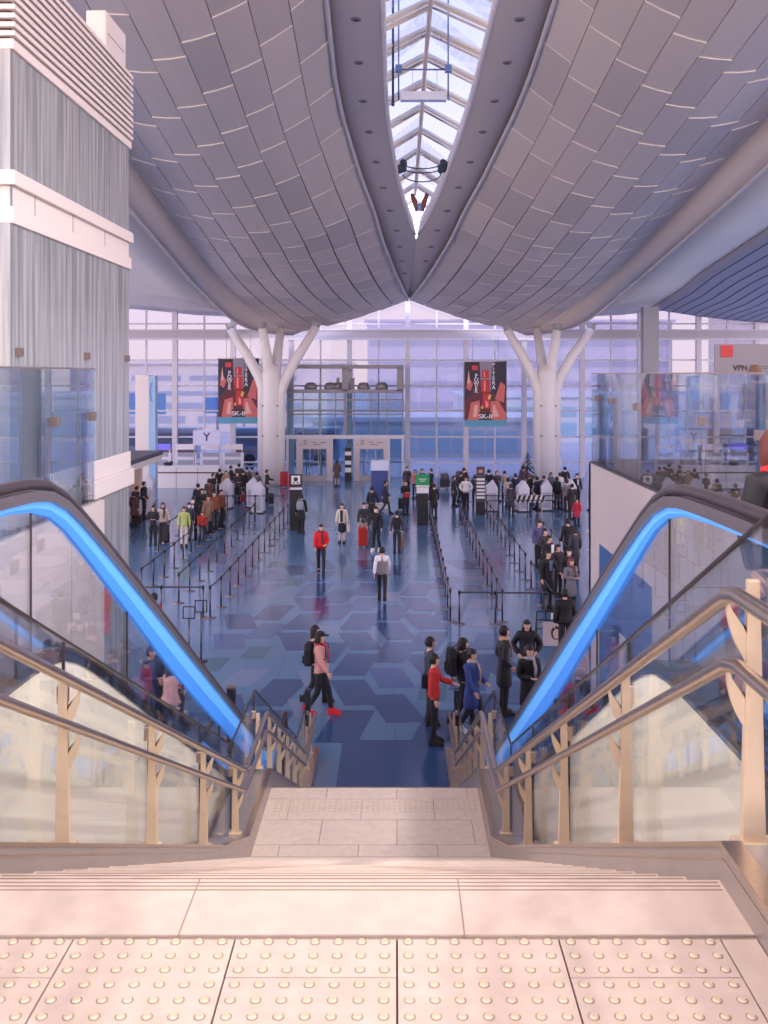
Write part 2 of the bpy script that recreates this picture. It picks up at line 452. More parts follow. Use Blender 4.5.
M_frost = bpy.data.materials.new('frosted_glass'); M_frost.use_nodes = True
nt = M_frost.node_tree; b_ = nt.nodes['Principled BSDF']
tc = nt.nodes.new('ShaderNodeTexCoord'); mp = nt.nodes.new('ShaderNodeMapping'); mp.inputs['Scale'].default_value = (6,6,.25)
n_ = nt.nodes.new('ShaderNodeTexNoise'); n_.inputs['Scale'].default_value = 2.2; n_.inputs['Detail'].default_value = 6
r_ = nt.nodes.new('ShaderNodeValToRGB'); r_.color_ramp.elements[0].position = .35; r_.color_ramp.elements[1].position = .68
r_.color_ramp.elements[0].color = (*hexc(134,139,147), 1); r_.color_ramp.elements[1].color = (*hexc(190,190,196), 1)
nt.links.new(tc.outputs['Object'], mp.inputs['Vector']); nt.links.new(mp.outputs['Vector'], n_.inputs['Vector'])
nt.links.new(n_.outputs['Fac'], r_.inputs['Fac']); nt.links.new(r_.outputs['Color'], b_.inputs['Base Color'])
b_.inputs['Roughness'].default_value = .12; b_.inputs['Alpha'].default_value = .86; b_.inputs['Specular IOR Level'].default_value = .7
TX, TYA, TYB = -3.62, 9.15, 13.2
tw = thing('glass_lift_tower', 'tall frosted glass tower with louvred top at the upper left', 'tower', (TX,TYA,0))
def tbox(x0,x1,y0,y1,z0,z1): return (x0-TX,x1-TX,y0-TYA,y1-TYA,z0,z1)
for z0, z1 in ((0,5.5),(5.95,8.42),(8.92,10.06)):
    MB().box(*tbox(TX-.03,TX,TYA if z0 > 1 else 11.4,TYB,z0,z1)).obj('glass_cladding', M_frost, tw)
    MB().box(*tbox(-8,TX,TYA-.03,TYA,z0,z1)).obj('glass_cladding', M_frost, tw)
MB().box(*tbox(-8,TX-.5,TYA+.5,TYB,0,10)).obj('tower_core', mat('tower_core_paint', hexc(186,184,194), .7), tw)
mb = MB()
for y in (9.75, 10.9, 12.1): mb.box(*tbox(TX-.01,TX+.004,y-.006,y+.006,5.95,10.0))
mb.box(*tbox(TX-.01,TX+.004,11.95,11.965,0,5.4)); mb.box(*tbox(TX-.01,TX+.006,TYA-.01,TYA+.015,5.95,10.05))
mb.obj('cladding_joint', mat('joint_grey', hexc(128,128,138), .5), tw)
for z0, z1, o in ((5.50,5.72,.06),(5.72,5.95,.02),(8.42,8.58,.03),(8.58,8.78,.0),(8.78,8.92,.05),(10.06,10.16,.03)):
    MB().box(*tbox(-8,TX+o,TYA-o,TYB+o,z0,z1)).obj('band', M_offw, tw, bevel=.01)
for i in range(11):
    z = 10.18+i*.083
    mb = MB(); mb.box(*tbox(-8,TX+.05,TYA-.05,TYA,z,z+.045)); mb.box(*tbox(TX,TX+.05,TYA,TYB+.03,z,z+.045))
    mb.obj('louvre', M_offw, tw)
MB().box(*tbox(-7.9,TX-.05,TYA+.06,TYB-.02,10.16,11.08)).obj('louvre_backing', mat('louvre_back', hexc(140,118,116), .8), tw)
MB().box(*tbox(TX,TX+.012,12.02,12.3,3.75,4.3)).obj('poster', mat('poster_red', hexc(200,110,112), .5), tw)
for y in (9.3, 11.35, 13.05): MB().box(*tbox(TX-.02,TX+.04,y-.06,y+.06,7.17,7.25)).obj('clamp', mat('bronze_clamp', hexc(140,122,118), .35, .6), tw)
bx = thing('equipment_box', 'white box unit standing on the louvred top of the glass tower', 'equipment box', (-3.86,12.9,11.08))
MB().box(-.13,.13,-.38,.55,.0,.62).obj('housing', M_offw, bx, bevel=.02)
MB().box(-.20,-.13,-.1,0,-.0,.32).obj('bracket', M_steel, bx)
MB().box(.128,.134,-.3,.45,.34,.348).obj('seam', M_joint, bx)

# mezzanine on the right: sign wall, easels, shelves seen through the glass
sg = thing('sign_board', 'grey sign board with small red square behind the right glass railing', 'sign', (7.3,16.2,6.95))
MB().box(-.35-1.6,2.2,0,.06,.05,.55).obj('board', mat('sign_grey', hexc(140,136,150), .5), sg)
MB().box(-1.86,-1.66,-.012,0,.33,.53).obj('red_square', mat('sign_red', hexc(196,50,62), .5), sg)
text('lettering', 'VPN |', .13, M_black, sg, (-1.5,-.006,.15))
MB().box(-1.3,-.95,-.01,0,.17,.185).box(-1.3,-1.0,-.01,0,.14,.152).obj('fine_print', mat('print_grey', hexc(110,108,120), .6), sg)
MB().box(-1.9,-1.84,0,.06,-1.42,.05).box(2.1,2.16,0,.06,-1.42,.05).obj('leg', M_mullg, sg)
random.seed(5)
M_wood = mat('pale_wood', hexc(196,170,146), .5)
for i, (x, y) in enumerate(((4.6,14.6),(6.0,12.4),(5.2,15.6),(6.2,14.8))):
    ea = thing('easel', ['pale wooden easel nearest the right wall corner','pale wooden easel behind the right railing glass, leaning forward most','rearmost pale wooden easel behind the right railing','pale wooden easel furthest right behind the railing'][i], 'easel', (x,y,ZU), .2*i)
    for sx in (-1, 1): MB().tube([(sx*.28,-.1,0),(sx*.06,.12,1.05)], .022, 8).obj('leg', M_wood, ea)
    MB().tube([(0,.5,0),(0,.1,1.05)], .02, 8).obj('leg', M_wood, ea)
    MB().box(-.3,.3,-.06,-.01,.42,.46).obj('ledge', M_wood, ea)
    MB().box(-.25,.25,-.03,-.01,.47,.86).obj('board', mat('easel_board%d'%i, [hexc(150,150,176),hexc(92,120,180),hexc(176,160,160),hexc(120,110,120)][i], .5), ea)
for i, (x, y) in enumerate(((4.4,12.2),(5.4,11.6),(4.7,10.2))):
    sh = thing('display_rack', ['dark slatted display rack behind the right railing, farthest','dark slatted display rack behind the right railing, middle','dark slatted display rack nearest, behind the right railing'][i], 'rack', (x,y,ZU))
    for sx in (-.4,.4): MB().box(sx-.02,sx+.02,-.02,.02,0,.72).obj('upright', M_wood, sh)
    for k in range(6): MB().box(-.42,.42,-.12,.12,.1+k*.11,.125+k*.11).obj('shelf', mat('rack_dark', hexc(70,62,66), .5), sh)
# ================================================================= HALL FLOOR
def floor_material():
    m = bpy.data.materials.new('blue_hall_floor'); m.use_nodes = True; nt = m.node_tree; b = nt.nodes['Principled BSDF']
    tc = nt.nodes.new('ShaderNodeTexCoord'); br = nt.nodes.new('ShaderNodeTexBrick')
    br.offset = 0.; br.inputs['Scale'].default_value = 1.; br.inputs['Brick Width'].default_value = .9; br.inputs['Row Height'].default_value = .9
    br.inputs['Mortar Size'].default_value = .006
    br.inputs['Color1'].default_value = (*hexc(88,126,166), 1); br.inputs['Color2'].default_value = (*hexc(96,133,172), 1)
    br.inputs['Mortar'].default_value = (*hexc(76,104,150), 1)
    n = nt.nodes.new('ShaderNodeTexNoise'); n.inputs['Scale'].default_value = .35; n.inputs['Detail'].default_value = 3
    mr = nt.nodes.new('ShaderNodeMapRange'); mr.inputs['To Min'].default_value = .10; mr.inputs['To Max'].default_value = .20
    L = nt.links
    L.new(tc.outputs['Object'], br.inputs['Vector']); L.new(tc.outputs['Object'], n.inputs['Vector'])
    L.new(br.outputs['Color'], b.inputs['Base Color']); L.new(n.outputs['Fac'], mr.inputs['Value']); L.new(mr.outputs[0], b.inputs['Roughness'])
    b.inputs['Specular IOR Level'].default_value = .8
    return m
M_floor = floor_material()
def fcol(nm, c): return mat(nm, c, .15, spec=.8)
M_f1 = fcol('floor_tile_navy', hexc(56,86,132)); M_f2 = fcol('floor_tile_mid', hexc(74,104,152)); M_f3 = fcol('floor_tile_pale', hexc(116,138,174)); M_f4 = fcol('floor_tile_teal', hexc(66,112,140))
fl2 = struct(MB().box(-40,60,0,66.2,-.4,0).obj('floor', M_floor))
mb = MB(); mb.box(-1.0,XR+.0,15.4,18.55,0,.002, mi=0)
random.seed(11)
def para(mb, cx, cy, a, bsz, sk, mi):
    mb.prism([(cx-a/2-sk/2, cy-bsz/2), (cx+a/2-sk/2, cy-bsz/2-.12*sk), (cx+a/2+sk/2, cy+bsz/2), (cx-a/2+sk/2, cy+bsz/2+.12*sk)], 'z', 0, .0012+.00007*(len(mb.bm.faces)//6), mi)
cells = [(i, j) for i in range(-4, 5) for j in range(0, 17)]
for i, j in cells:
    if (i+j) % 2: continue
    cx = i*.86-.9+random.uniform(-.08,.08); cy = 19.3+j*1.02
    r = random.random()
    if r < .55: para(mb, cx, cy, .82, 1.75, random.choice((-.45,.4,.3)), 0)
    elif r < .66: para(mb, cx, cy, .8, 1.5, random.choice((-.3,.35)), 1)
    elif r < .80: para(mb, cx, cy, .7, 1.2, random.choice((-.3,.3)), 2)
    elif r < .86: para(mb, cx, cy, .6, 1.1, .1, 3)
mb.obj('floor_inlay', [M_f1, M_f2, M_f3, M_f4], fl2)

# ================================================================= ROOF
XA = lambda Y: .95 + .0125*(62-Y)
T_c  = [(-25,20.6),(5,20.6),(18,20.2),(29,18.35),(38,16.9),(46,14.9),(50,14.0),(57,12.75),(64,11.95)]
T_in = [(-25,3.2),(10,3.4),(29,3.42),(36,3.35),(42,2.75),(46,2.15),(50,1.72),(56,.95),(62.5,.14),(64,.10)]
T_sk = [(-25,1.5),(10,1.9),(24,1.95),(29,1.75),(37,1.58),(41,1.28),(44,.95),(47,.55),(50,.03)]
T_o1 = [(-25,11.3),(20,11.4),(50,11.25),(56,10.9),(61,9.8),(63,8.6),(64,7.2)]
T_z1 = [(-25,19.4),(5,19.2),(20,18.1),(34,15.75),(39,14.95),(50,13.3),(56,12.2),(61,10.95),(63,10.05),(64,9.75)]
T_o2 = [(-25,12.2),(20,12.3),(39,12.15),(50,12.3),(56,12.25),(61,11.1),(63,9.7),(64,8.0)]
T_z2 = [(-25,18.2),(5,18.0),(20,16.7),(35,14.5),(39,13.9),(50,12.6),(56,11.8),(61,10.33),(63,9.75),(64,9.6)]
T_sag= [(-25,1.6),(20,1.6),(34,1.25),(50,1.0),(60,.55),(64,.2)]
def belly(sd, s, Y):
    oi, oo = interp(T_in, Y), interp(T_o1, Y)
    zi, zo = interp(T_c, Y)-.12, interp(T_z1, Y)
    off = oi+(oo-oi)*s
    return Vector((XA(Y)+sd*off, Y, zi*(1-s)+zo*s-interp(T_sag, Y)*4*s*(1-s)))
roof = struct(thing('ceiling', None, None))
for sd in (-1, 1):
    # backing shell
    mb = MB(); Ys = [-20+1.5*i for i in range(0, 53)]+[58.5+.5*i for i in range(0, 12)]
    NS = 20
    grid = [[mb.bm.verts.new(belly(sd, k/NS, Y)+Vector((0,0,.30))) for k in range(NS+1)] for Y in Ys]
    for i in range(len(Ys)-1):
        for k in range(NS):
            mb.bm.faces.new((grid[i][k], grid[i][k+1], grid[i+1][k+1], grid[i+1][k])).smooth = True
    o = mb.obj('roof_backing', M_gap, roof)
    o.modifiers.new('s', 'SOLIDIFY').thickness = .12
    # staggered shingle panels
    mb = MB(); NCOL = 8
    random.seed(21+sd)
    for c in range(NCOL):
        y = -18 + ((c*.24) % 1)*3.3
        while y < 63.6:
            Lp = 3.3 if y < 46 else 2.2
            y1 = min(y+Lp, 64.0)
            gq = .012+.022*min(1, max(0, (y-36)/18)); s0, s1 = (c+gq)/NCOL, (c+1-gq)/NCOL
            mi = random.choice((0,0,1,1,2)); n = 4
            rows = []
            for q in range(n+1):
                yy = y+.012+(y1-y-.02)*q/n
                drop = (.038-.026*min(1, max(0, (y-36)/14)))*(1-q/n)
                rows.append([mb.bm.verts.new(belly(sd, s0+(s1-s0)*k/2, yy)+Vector((0,0,.03-drop))) for k in range(3)])
            for q in range(n):
                for k in range(2):
                    f = mb.bm.faces.new((rows[q][k], rows[q][k+1], rows[q+1][k+1], rows[q+1][k])); f.material_index = mi
            e0 = rows[0]; up = [mb.bm.verts.new(v.co+Vector((0,0,.10))) for v in e0]
            for k in range(2):
                f = mb.bm.faces.new((e0[k], e0[k+1], up[k+1], up[k])); f.material_index = 3
            for k in (0, 2):   # side walls
                for q in range(n):
                    a, b = rows[q][k], rows[q+1][k]
                    f = mb.bm.faces.new((a, b, mb.bm.verts.new(b.co+Vector((0,0,.05))), mb.bm.verts.new(a.co+Vector((0,0,.05))))); f.material_index = mi
            y = y1
    mb.obj('roof_panels', M_pan+[M_pedge], roof)
    # spine band between belly and skylight, with raised inner lip
    mb = MB(); Yb = [-20+1.2*i for i in range(0, 59)] + [50+.5*i for i in range(1, 29)]
    prev = None
    for Y in Yb:
        a, b_ = interp(T_sk, Y), interp(T_in, Y)
        if Y >= 50: a = 0
        z = interp(T_c, Y)
        v = [mb.bm.verts.new((XA(Y)+sd*a, Y, z+.10)), mb.bm.verts.new((XA(Y)+sd*(a*.4+b_*.6), Y, z+.12)), mb.bm.verts.new((XA(Y)+sd*max(b_, a+.02), Y, z-.02))]
        if prev:
            for k in range(2): mb.bm.faces.new((prev[k], prev[k+1], v[k+1], v[k])).smooth = True
        prev = v
    o = mb.obj('roof_spine', M_spine, roof); o.modifiers.new('s', 'SOLIDIFY').thickness = .08
    # trims
    MB().tube([belly(sd, 0, Y)+Vector((0,0,-.06)) for Y in Yb if Y < 63.8], .085, 8).obj('spine_trim', M_trimw, roof)
    ysk = [Y for Y in Yb if Y <= 50.3]
    MB().tube([(XA(Y)+sd*max(.02, interp(T_sk, Y)), Y, interp(T_c, Y)+.08) for Y in ysk], .09, 8).obj('skylight_frame', M_offw, roof)
    # lantern wall above the skylight opening
    mb = MB(); prev = None
    for Y in ysk:
        x = XA(Y)+sd*max(.03, interp(T_sk, Y)); z = interp(T_c, Y)
        v = [mb.bm.verts.new((x, Y, z+.1)), mb.bm.verts.new((x+sd*.15, Y, z+.9))]
        if prev: mb.bm.faces.new((prev[0], prev[1], v[1], v[0])).smooth = True
        prev = v
    o = mb.obj('skylight_curb', M_offw, roof); o.modifiers.new('s', 'SOLIDIFY').thickness = .06
    # fascia
    mb = MB(); prev = None
    Yf = [-20+1.5*i for i in range(0, 53)]+[58.5+.5*i for i in range(0, 12)]
    for Y in Yf:
        a = belly(sd, 1, Y); b = Vector((XA(Y)+sd*interp(T_o2, Y), Y, interp(T_z2, Y))); mm = (a+b)/2+Vector((sd*.12,0,-.14))
        v = [mb.bm.verts.new(p) for p in (a, mm, b)]
        if prev:
            for k in range(2): mb.bm.faces.new((prev[k], prev[k+1], v[k+1], v[k])).smooth = True
        prev = v
    o = mb.obj('roof_fascia', M_fasc, roof); o.modifiers.new('s', 'SOLIDIFY').thickness = .06
    MB().tube([belly(sd, 1, Y) for Y in Yf], .05, 8).obj('fascia_trim', M_trimw, roof)
    MB().tube([(XA(Y)+sd*interp(T_o2, Y), Y, interp(T_z2, Y)) for Y in Yf], .06, 8).obj('fascia_trim', M_trimw, roof)
    # outer flat roof
    mb = MB(); prev = None
    for Y in Yf+[66.3]:
        z2 = interp(T_z2, min(Y, 57))+.32 + (-.10*max(0, Y-57)); b0 = interp(T_o2, Y)+.02
        offs_ = [b0, 14.5, 17, 22, 32]; zz = [(interp(T_z2, Y)+.2 if Y < 60 else z2+.0), z2+.22, z2+.48, z2+.9, z2+1.6]
        if Y > 60: zz[0] = z2-.1
        v = [mb.bm.verts.new((XA(Y)+sd*p, Y, q)) for p, q in zip(offs_, zz)]
        if prev:
            for k in range(4): mb.bm.faces.new((prev[k], prev[k+1], v[k+1], v[k])).smooth = True
        prev = v
    o = mb.obj('outer_roof', M_outer, roof); o.modifiers.new('s', 'SOLIDIFY').thickness = .15
# ribbed side vault at the right
mb = MB(); prev = None; rb = MB()
def vault(k, Y):
    X0 = 16.9+.4*max(0, (62-Y)/22); x = X0 + k*9.5
    z = interp(T_z2, min(Y, 57))+.32-.10*max(0, Y-57)+.35 - .15 - .6*math.sin(k*PI*.5)*1.6 - .5*max(0,(62-Y)/22)*math.sin(k*PI)
    return Vector((x, Y, z))
Yv = [20+2*i for i in range(0, 22)]+[63, 64]
for Y in Yv:
    v = [mb.bm.verts.new(vault(k/16, Y)) for k in range(17)]
    if prev:
        for k in range(16): mb.bm.faces.new((prev[k], prev[k+1], v[k+1], v[k])).smooth = True
    prev = v
o = mb.obj('side_vault', M_rib, roof); o.modifiers.new('s', 'SOLIDIFY').thickness = .1
for k in range(1, 15): rb.tube([vault(k/14, Y)+Vector((0,0,-.03)) for Y in Yv], .09, 6)
rb.obj('vault_ribs', M_ribd, roof)
# skylight lantern: cream chevron rafters under a glazed gable
mb = MB(); gl = MB(); rg = MB(); bl = MB()
zr = lambda Y: interp(T_c, Y)+3.0
prev = None
for i in range(0, 38):
    Y = -20 + i*2.0
    if Y > 52: break
    xa = XA(Y)
    for sd in (-1, 1):
        # rafters run back diagonally from the ridge: a chevron seen from below
        a = Vector((xa, Y+1.4, zr(Y)+.1)); b = Vector((xa+sd*2.9, Y-1.4, interp(T_c, Y)+.7))
        for q in (0, .7): mb.tube([a+Vector((0,q,0)), b+Vector((0,q,0))], .10 if q == 0 else .06, 6)
        for q, wd_ in (((.12, .5), (.80, .42)) if sd < 0 else ((.12, .46), (.80, .16))):
            bl.face([a+Vector((0,q,.05)), a+Vector((0,q+wd_,.05)), b+Vector((0,q+wd_,.05)), b+Vector((0,q,.05))])
    if prev:
        for sd in (-1, 1):
            gl.face([(XA(prev), prev, zr(prev)+.35), (xa, Y, zr(Y)+.35), (xa+sd*3.1, Y, interp(T_c, Y)+.85), (XA(prev)+sd*3.1, prev, interp(T_c, prev)+.85)])
    prev = Y
rg.tube([(XA(Y), Y, zr(Y)) for Y in [-20+2*i for i in range(37)]], .09, 8)
M_raft = mat('rafter_cream', hexc(240,224,208), .5)
mb.obj('skylight_rafters', M_raft, roof); rg.obj('skylight_ridge', M_raft, roof)
gl.obj('skylight_glazing', G_sky, roof)
m_ = bpy.data.materials.new('translucent_blind'); m_.use_nodes = True; nt = m_.node_tree; nt.nodes.clear()
o_ = nt.nodes.new('ShaderNodeOutputMaterial'); t_ = nt.nodes.new('ShaderNodeBsdfTranslucent'); d_ = nt.nodes.new('ShaderNodeBsdfDiffuse'); x_ = nt.nodes.new('ShaderNodeMixShader')
t_.inputs[0].default_value = (.98,.80,.60,1); d_.inputs[0].default_value = (.8,.72,.62,1); x_.inputs[0].default_value = .25
nt.links.new(t_.outputs[0], x_.inputs[1]); nt.links.new(d_.outputs[0], x_.inputs[2]); nt.links.new(x_.outputs[0], o_.inputs[0])
o = bl.obj('skylight_blind', m_, roof); o.modifiers.new('s', 'SOLIDIFY').thickness = .02  # translucent slabs added so the cream rafters look lit by the sky
# small downlights in the spine
proto = None; n_ = 0
for sd in (-1, 1):
    for Y in (27.5, 30.5, 33.4, 36.4, 39, 41.6, 44, 46.5, 49, 51.5, 54, 56.5):
        z = interp(T_c, Y); off = (interp(T_in, Y)+interp(T_sk, Y))/2 if Y < 50 else interp(T_in, Y)*.55
        if Y > 55 and sd > 0: continue
        if proto is None:
            proto = thing('downlight', 'x', 'light', group='downlights along the roof spine')
            MB().lathe(0,0,[(.16,-.03),(.17,0),(.17,.05)],16).obj('rim', mat('downlight_rim', hexc(120,110,116), .4), proto)
            MB().lathe(0,0,[(.10,-.034),(.10,-.02)],14).obj('lens', mat('downlight_lens', hexc(70,62,70), .2), proto)
            o = proto
        else: o = copy_tree(proto)
        o.location = (XA(Y)+sd*off, Y, z+.04); o['label'] = 'small round downlight recessed in the grey band beside the roof skylight'
# hanging gantry in the skylight
gx = XA(36); gz = 17.25
g_ = thing('maintenance_gantry', 'white hanging gantry bar with rods and blue blocks in the skylight', 'gantry', (gx-.22,36,gz))
MB().box(-.85,.85,-.18,.18,-.12,.2).obj('beam', mat('gantry_white', hexc(214,214,230), .4), g_, bevel=.02)
for sx in (-1, 1):
    MB().tube([(sx*.92,0,-.1),(sx*.92,0,4.0)], .03, 8).obj('rod', mat('rod_grey', hexc(130,140,170), .3, .6), g_)
    MB().box(sx*.92-.12,sx*.92+.12,-.12,.12,.95,1.2).obj('block', mat('gantry_blue', hexc(96,130,190), .4), g_)
MB().tube([(-.9,0,1.05),(.9,0,1.05)], .035, 8).obj('crossbar', mat('rod_grey', hexc(130,140,170), .3, .6), g_)
for k in (-.4, .1, .5): MB().tube([(k,0,.2),(k,0,1.05)], .014, 6).obj('stay', M_offw, g_)
pl = thing('hanging_pole', 'thin dark blue pole hanging in the left of the skylight', 'pole', (gx-1.35,36,gz-.2))
MB().tube([(0,0,0),(0,0,4.2)], .045, 8).lathe(0,0,[(.06,-.1),(.06,.1)],10).obj('pole', mat('pole_navy', hexc(52,70,110), .4, .4), pl)
cb = thing('cable_bundle', 'dark cable loops with two black clusters strung across the skylight', 'cables', (XA(42.5),42.5,interp(T_c,42.5)+.35))
M_cab = mat('cable_dark', hexc(44,54,70), .5)
for dz, dy, rr in ((0,0,1.0),(.25,.3,.95),(-.25,.7,.85)):
    MB().tube([(-rr*math.cos(PI*i/12), dy, dz-.35*math.sin(PI*i/12)) for i in range(13)], .028, 6).obj('cable', M_cab, cb)
for sx in (-1, 1):
    mb = MB(); random.seed(4)
    for k in range(9): mb.ball((sx*.88+random.uniform(-.12,.12), random.uniform(0,.3), random.uniform(-.35,.25)), (.13,.13,.16), u=8, v=6)
    mb.obj('cluster', M_cab, cb)
sp = thing('roof_ornament', 'pair of slim brown spotlights in a V shape near the skylight tip', 'spotlight', (XA(45.6),45.6,interp(T_c,45.6)+.1))
for sx in (-1, 1): MB().tube([(sx*.14,0,-.45),(sx*.22,.1,0),(sx*.36,.2,.4)], [.06,.13,.09], 10).obj('spot', mat('rust_brown', hexc(116,62,50), .5), sp)
MB().ball((.05,.9,-.1),(.2,.1,.2)).obj('blue_lens', mat('lens_blue', hexc(120,160,220), .3), sp)

# ================================================================= WINDOW WALL
YW = 66.0
ww = struct(MB().box(-40,60,YW+.04,YW+.06,0,12.9).obj('window_1', G_win))
mb = MB(); mg = MB()
for k in range(-10, 15):
    x = .86+3.95*k
    mb.box(x-.17,x+.17,YW-.28,YW+.04,0,13)
    mb.box(x+1.975-.055,x+1.975+.055,YW-.12,YW+.04,0,13)
for z in (1.0,2.72,4.5,6.2,7.95,10.42): mb.box(-40,60,YW-.09,YW+.03,z-.055,z+.055)
mb.obj('mullion', M_mull, ww)
MB().box(-40,60,YW-.42,YW+.03,9.42,9.95).obj('transom_beam', mat('transom', hexc(176,168,180), .45), ww)
MB().box(-40,60,YW-.5,YW-.3,9.95,10.02).box(-40,60,YW-.46,YW-.3,9.3,9.42).obj('transom_lip', M_mull, ww)

# entrance vestibule
vb = thing('entrance_vestibule', 'glazed entrance vestibule with grey upper frame and two doors in the far window wall', 'vestibule', (-3.28,63.6,0))
M_vf = mat('vestibule_grey', hexc(138,132,140), .45, .2); M_vp = mat('door_frame_pinkish', hexc(196,186,192), .4)
hx = 3.85
mb = MB(); mb.box(-hx,hx,0,.2,7.35,7.6); mb.box(-hx,hx,0,.2,5.75,5.98)
for x in (-hx+.25,-.0,hx-.25): mb.box(x-.2,x+.2,0,.22,5.9,7.4)
mb.box(-hx,-hx+.12,.2,2.3,5.7,7.6).box(hx-.12,hx,.2,2.3,5.7,7.6).box(-hx,hx,.1,2.3,7.4,7.5)
mb.obj('upper_frame', M_vf, vb)
mb = MB(); random.seed(8)
for x in (-2.3,-1.0,-.45,1.2,2.4):
    mb.lathe(x,.7,[(.42,5.98),(.42,6.2),(.3,6.4),(.1,6.45)],14)
mb.box(-.6,-.4,.6,.8,5.98,6.75).box(.35,.6,.6,.8,5.98,6.75)
mb.obj('roof_units', M_vf, vb)
MB().box(-hx,hx,.1,.13,3.0,5.75).box(-hx,-hx+.03,.1,2.3,0,5.75).box(hx-.03,hx,.1,2.3,0,5.75).obj('glass_front', G_teal, vb)
mb = MB()
for x in (-hx+.05,-2.75,-1.7,-.62,.0,.62,1.7,2.75,hx-.05): mb.box(x-.035,x+.035,.04,.12,3.0,5.75)
mb.box(-.09,.09,.0,.14,3.0,5.75)
for z in (4.35,5.3,4.62): mb.box(-hx,hx,.05,.12,z-.05,z+.05)
mb.obj('glazing_bar', M_vf, vb)
MB().box(-hx-.05,hx+.05,-.05,.3,2.75,3.0).box(-hx,-hx+.14,0,.2,0,2.8).box(hx-.14,hx,0,.2,0,2.8).obj('canopy_beam', M_mull, vb)
for cx in (-2.0, 1.75):
    dr = MB().box(cx-1.2,cx-.82,.02,.2,0,2.75).box(cx+.82,cx+1.2,.02,.2,0,2.75).box(cx-.82,cx+.82,.02,.2,2.1,2.75).obj('door_surround', M_vp, vb)
    MB().box(cx-.8,cx-.02,.10,.13,.35,2.08).box(cx+.02,cx+.8,.10,.13,.35,2.08).obj('door_glass', G_teal, dr)
    MB().box(cx-.82,cx+.82,.06,.18,2.06,2.13).box(cx-.82,cx+.82,.08,.16,0,.38).box(cx-.82,cx-.76,.08,.16,.3,2.1).box(cx-.33,cx-.28,.08,.16,.3,2.1).box(cx+.22,cx+.27,.08,.16,.3,2.1).box(cx+.76,cx+.82,.08,.16,.3,2.1).obj('door_leaf_frame', mat('leaf_frame', hexc(170,160,168), .4, .3), dr)
    MB().box(cx+.45,cx+.5,.05,.08,.3,1.95).box(cx-.55,cx-.5,.05,.08,.3,1.95).obj('pull_handle', mat('leaf_dark', hexc(60,64,84), .4), dr)
    mb = MB()
    for x0, w, z in ((-.72,.22,2.62),(-.72,.22,2.5),(-.72,.22,2.38),(-.2,.35,2.52),(.35,.42,2.5),(-.1,.5,2.36)): mb.box(cx+x0,cx+x0+w,.008,.02,z-.02,z+.025)
    mb.face([(cx-.95,.01,2.3),(cx-.85,.01,2.36),(cx-.95,.01,2.42)])
    mb.obj('sign_print', mat('print_dark', hexc(96,84,100), .6), dr)
for a, b in ((-.74,.55),(-hx+.14,-3.2),(2.95,hx-.14)): MB().box(a,b,.1,.13,0,2.75).obj('side_glass', G_teal, vb)
bn = tag(MB().box(-.22,.22,-.06,.02,0,2.2,0).box(-.2,.2,-.07,-.06,1.7,1.95,1).box(-.2,.2,-.07,-.06,1.1,1.35,1).box(-.2,.2,-.07,-.06,.6,.9,1).obj('notice_board', [M_black, M_white], None, (-3.05,63.2,0)),
    'tall narrow black notice board between the two entrance doors', 'notice board')

# tree columns
def tree_col(x, tips, label):
    c = thing('tree_column', label, 'column', (x,61.6,0))
    MB().lathe(0,0,[(.62,0),(.62,5.0),(.60,7.0),(.45,7.6)],28).obj('trunk', M_col, c)
    for k, (tx, ty, tz, z0, sx) in enumerate(tips):
        MB().tube([(sx,-.1+ty*.0,0),(sx,-.1,z0-.8),(sx+(tx-x-sx)*.10,-.05+ty*.1,z0-.1),(sx+(tx-x-sx)*.45,ty*.4,z0+(tz-z0)*.42),(tx-x,ty,tz)], [.30,.31,.34,.32,.25], 16).obj('branch', M_col, c)
        MB().lathe(tx-x,ty,[(.2,tz-.05),(.34,tz+.35)],14).obj('branch_cap', M_colg, c)
    mb = MB()
    for z in (3.1,5.0): mb.box(-.5,-.42,-.63,-.58,z-.05,z+.05); mb.box(.42,.5,-.63,-.58,z-.05,z+.05)
    mb.obj('fixing', M_dark, c)
    MB().lathe(0,0,[(.95,0),(.95,.1),(.7,.12)],28).obj('base_ring', M_colg, c)
tree_col(-7.86, [(-10.5,.2,9.85,6.9,-.55),(-8.35,-.6,9.9,7.2,-.1),(-7.45,1.6,9.9,6.8,.2),(-5.0,.2,10.0,6.6,.6)], 'white branching tree column left of the entrance vestibule')
tree_col(9.65, [(7.15,.2,9.8,6.7,-.6),(9.25,1.6,9.9,6.8,-.2),(10.2,-.6,9.8,6.8,.15),(12.5,.2,9.85,6.8,.55)], 'white branching tree column at the right of the hall')
tag(MB().box(15.7,16.65,61.2,62.0,0,11.25).obj('grey_pillar', M_colg), 'plain grey rectangular pillar beyond the right railing', 'pillar')

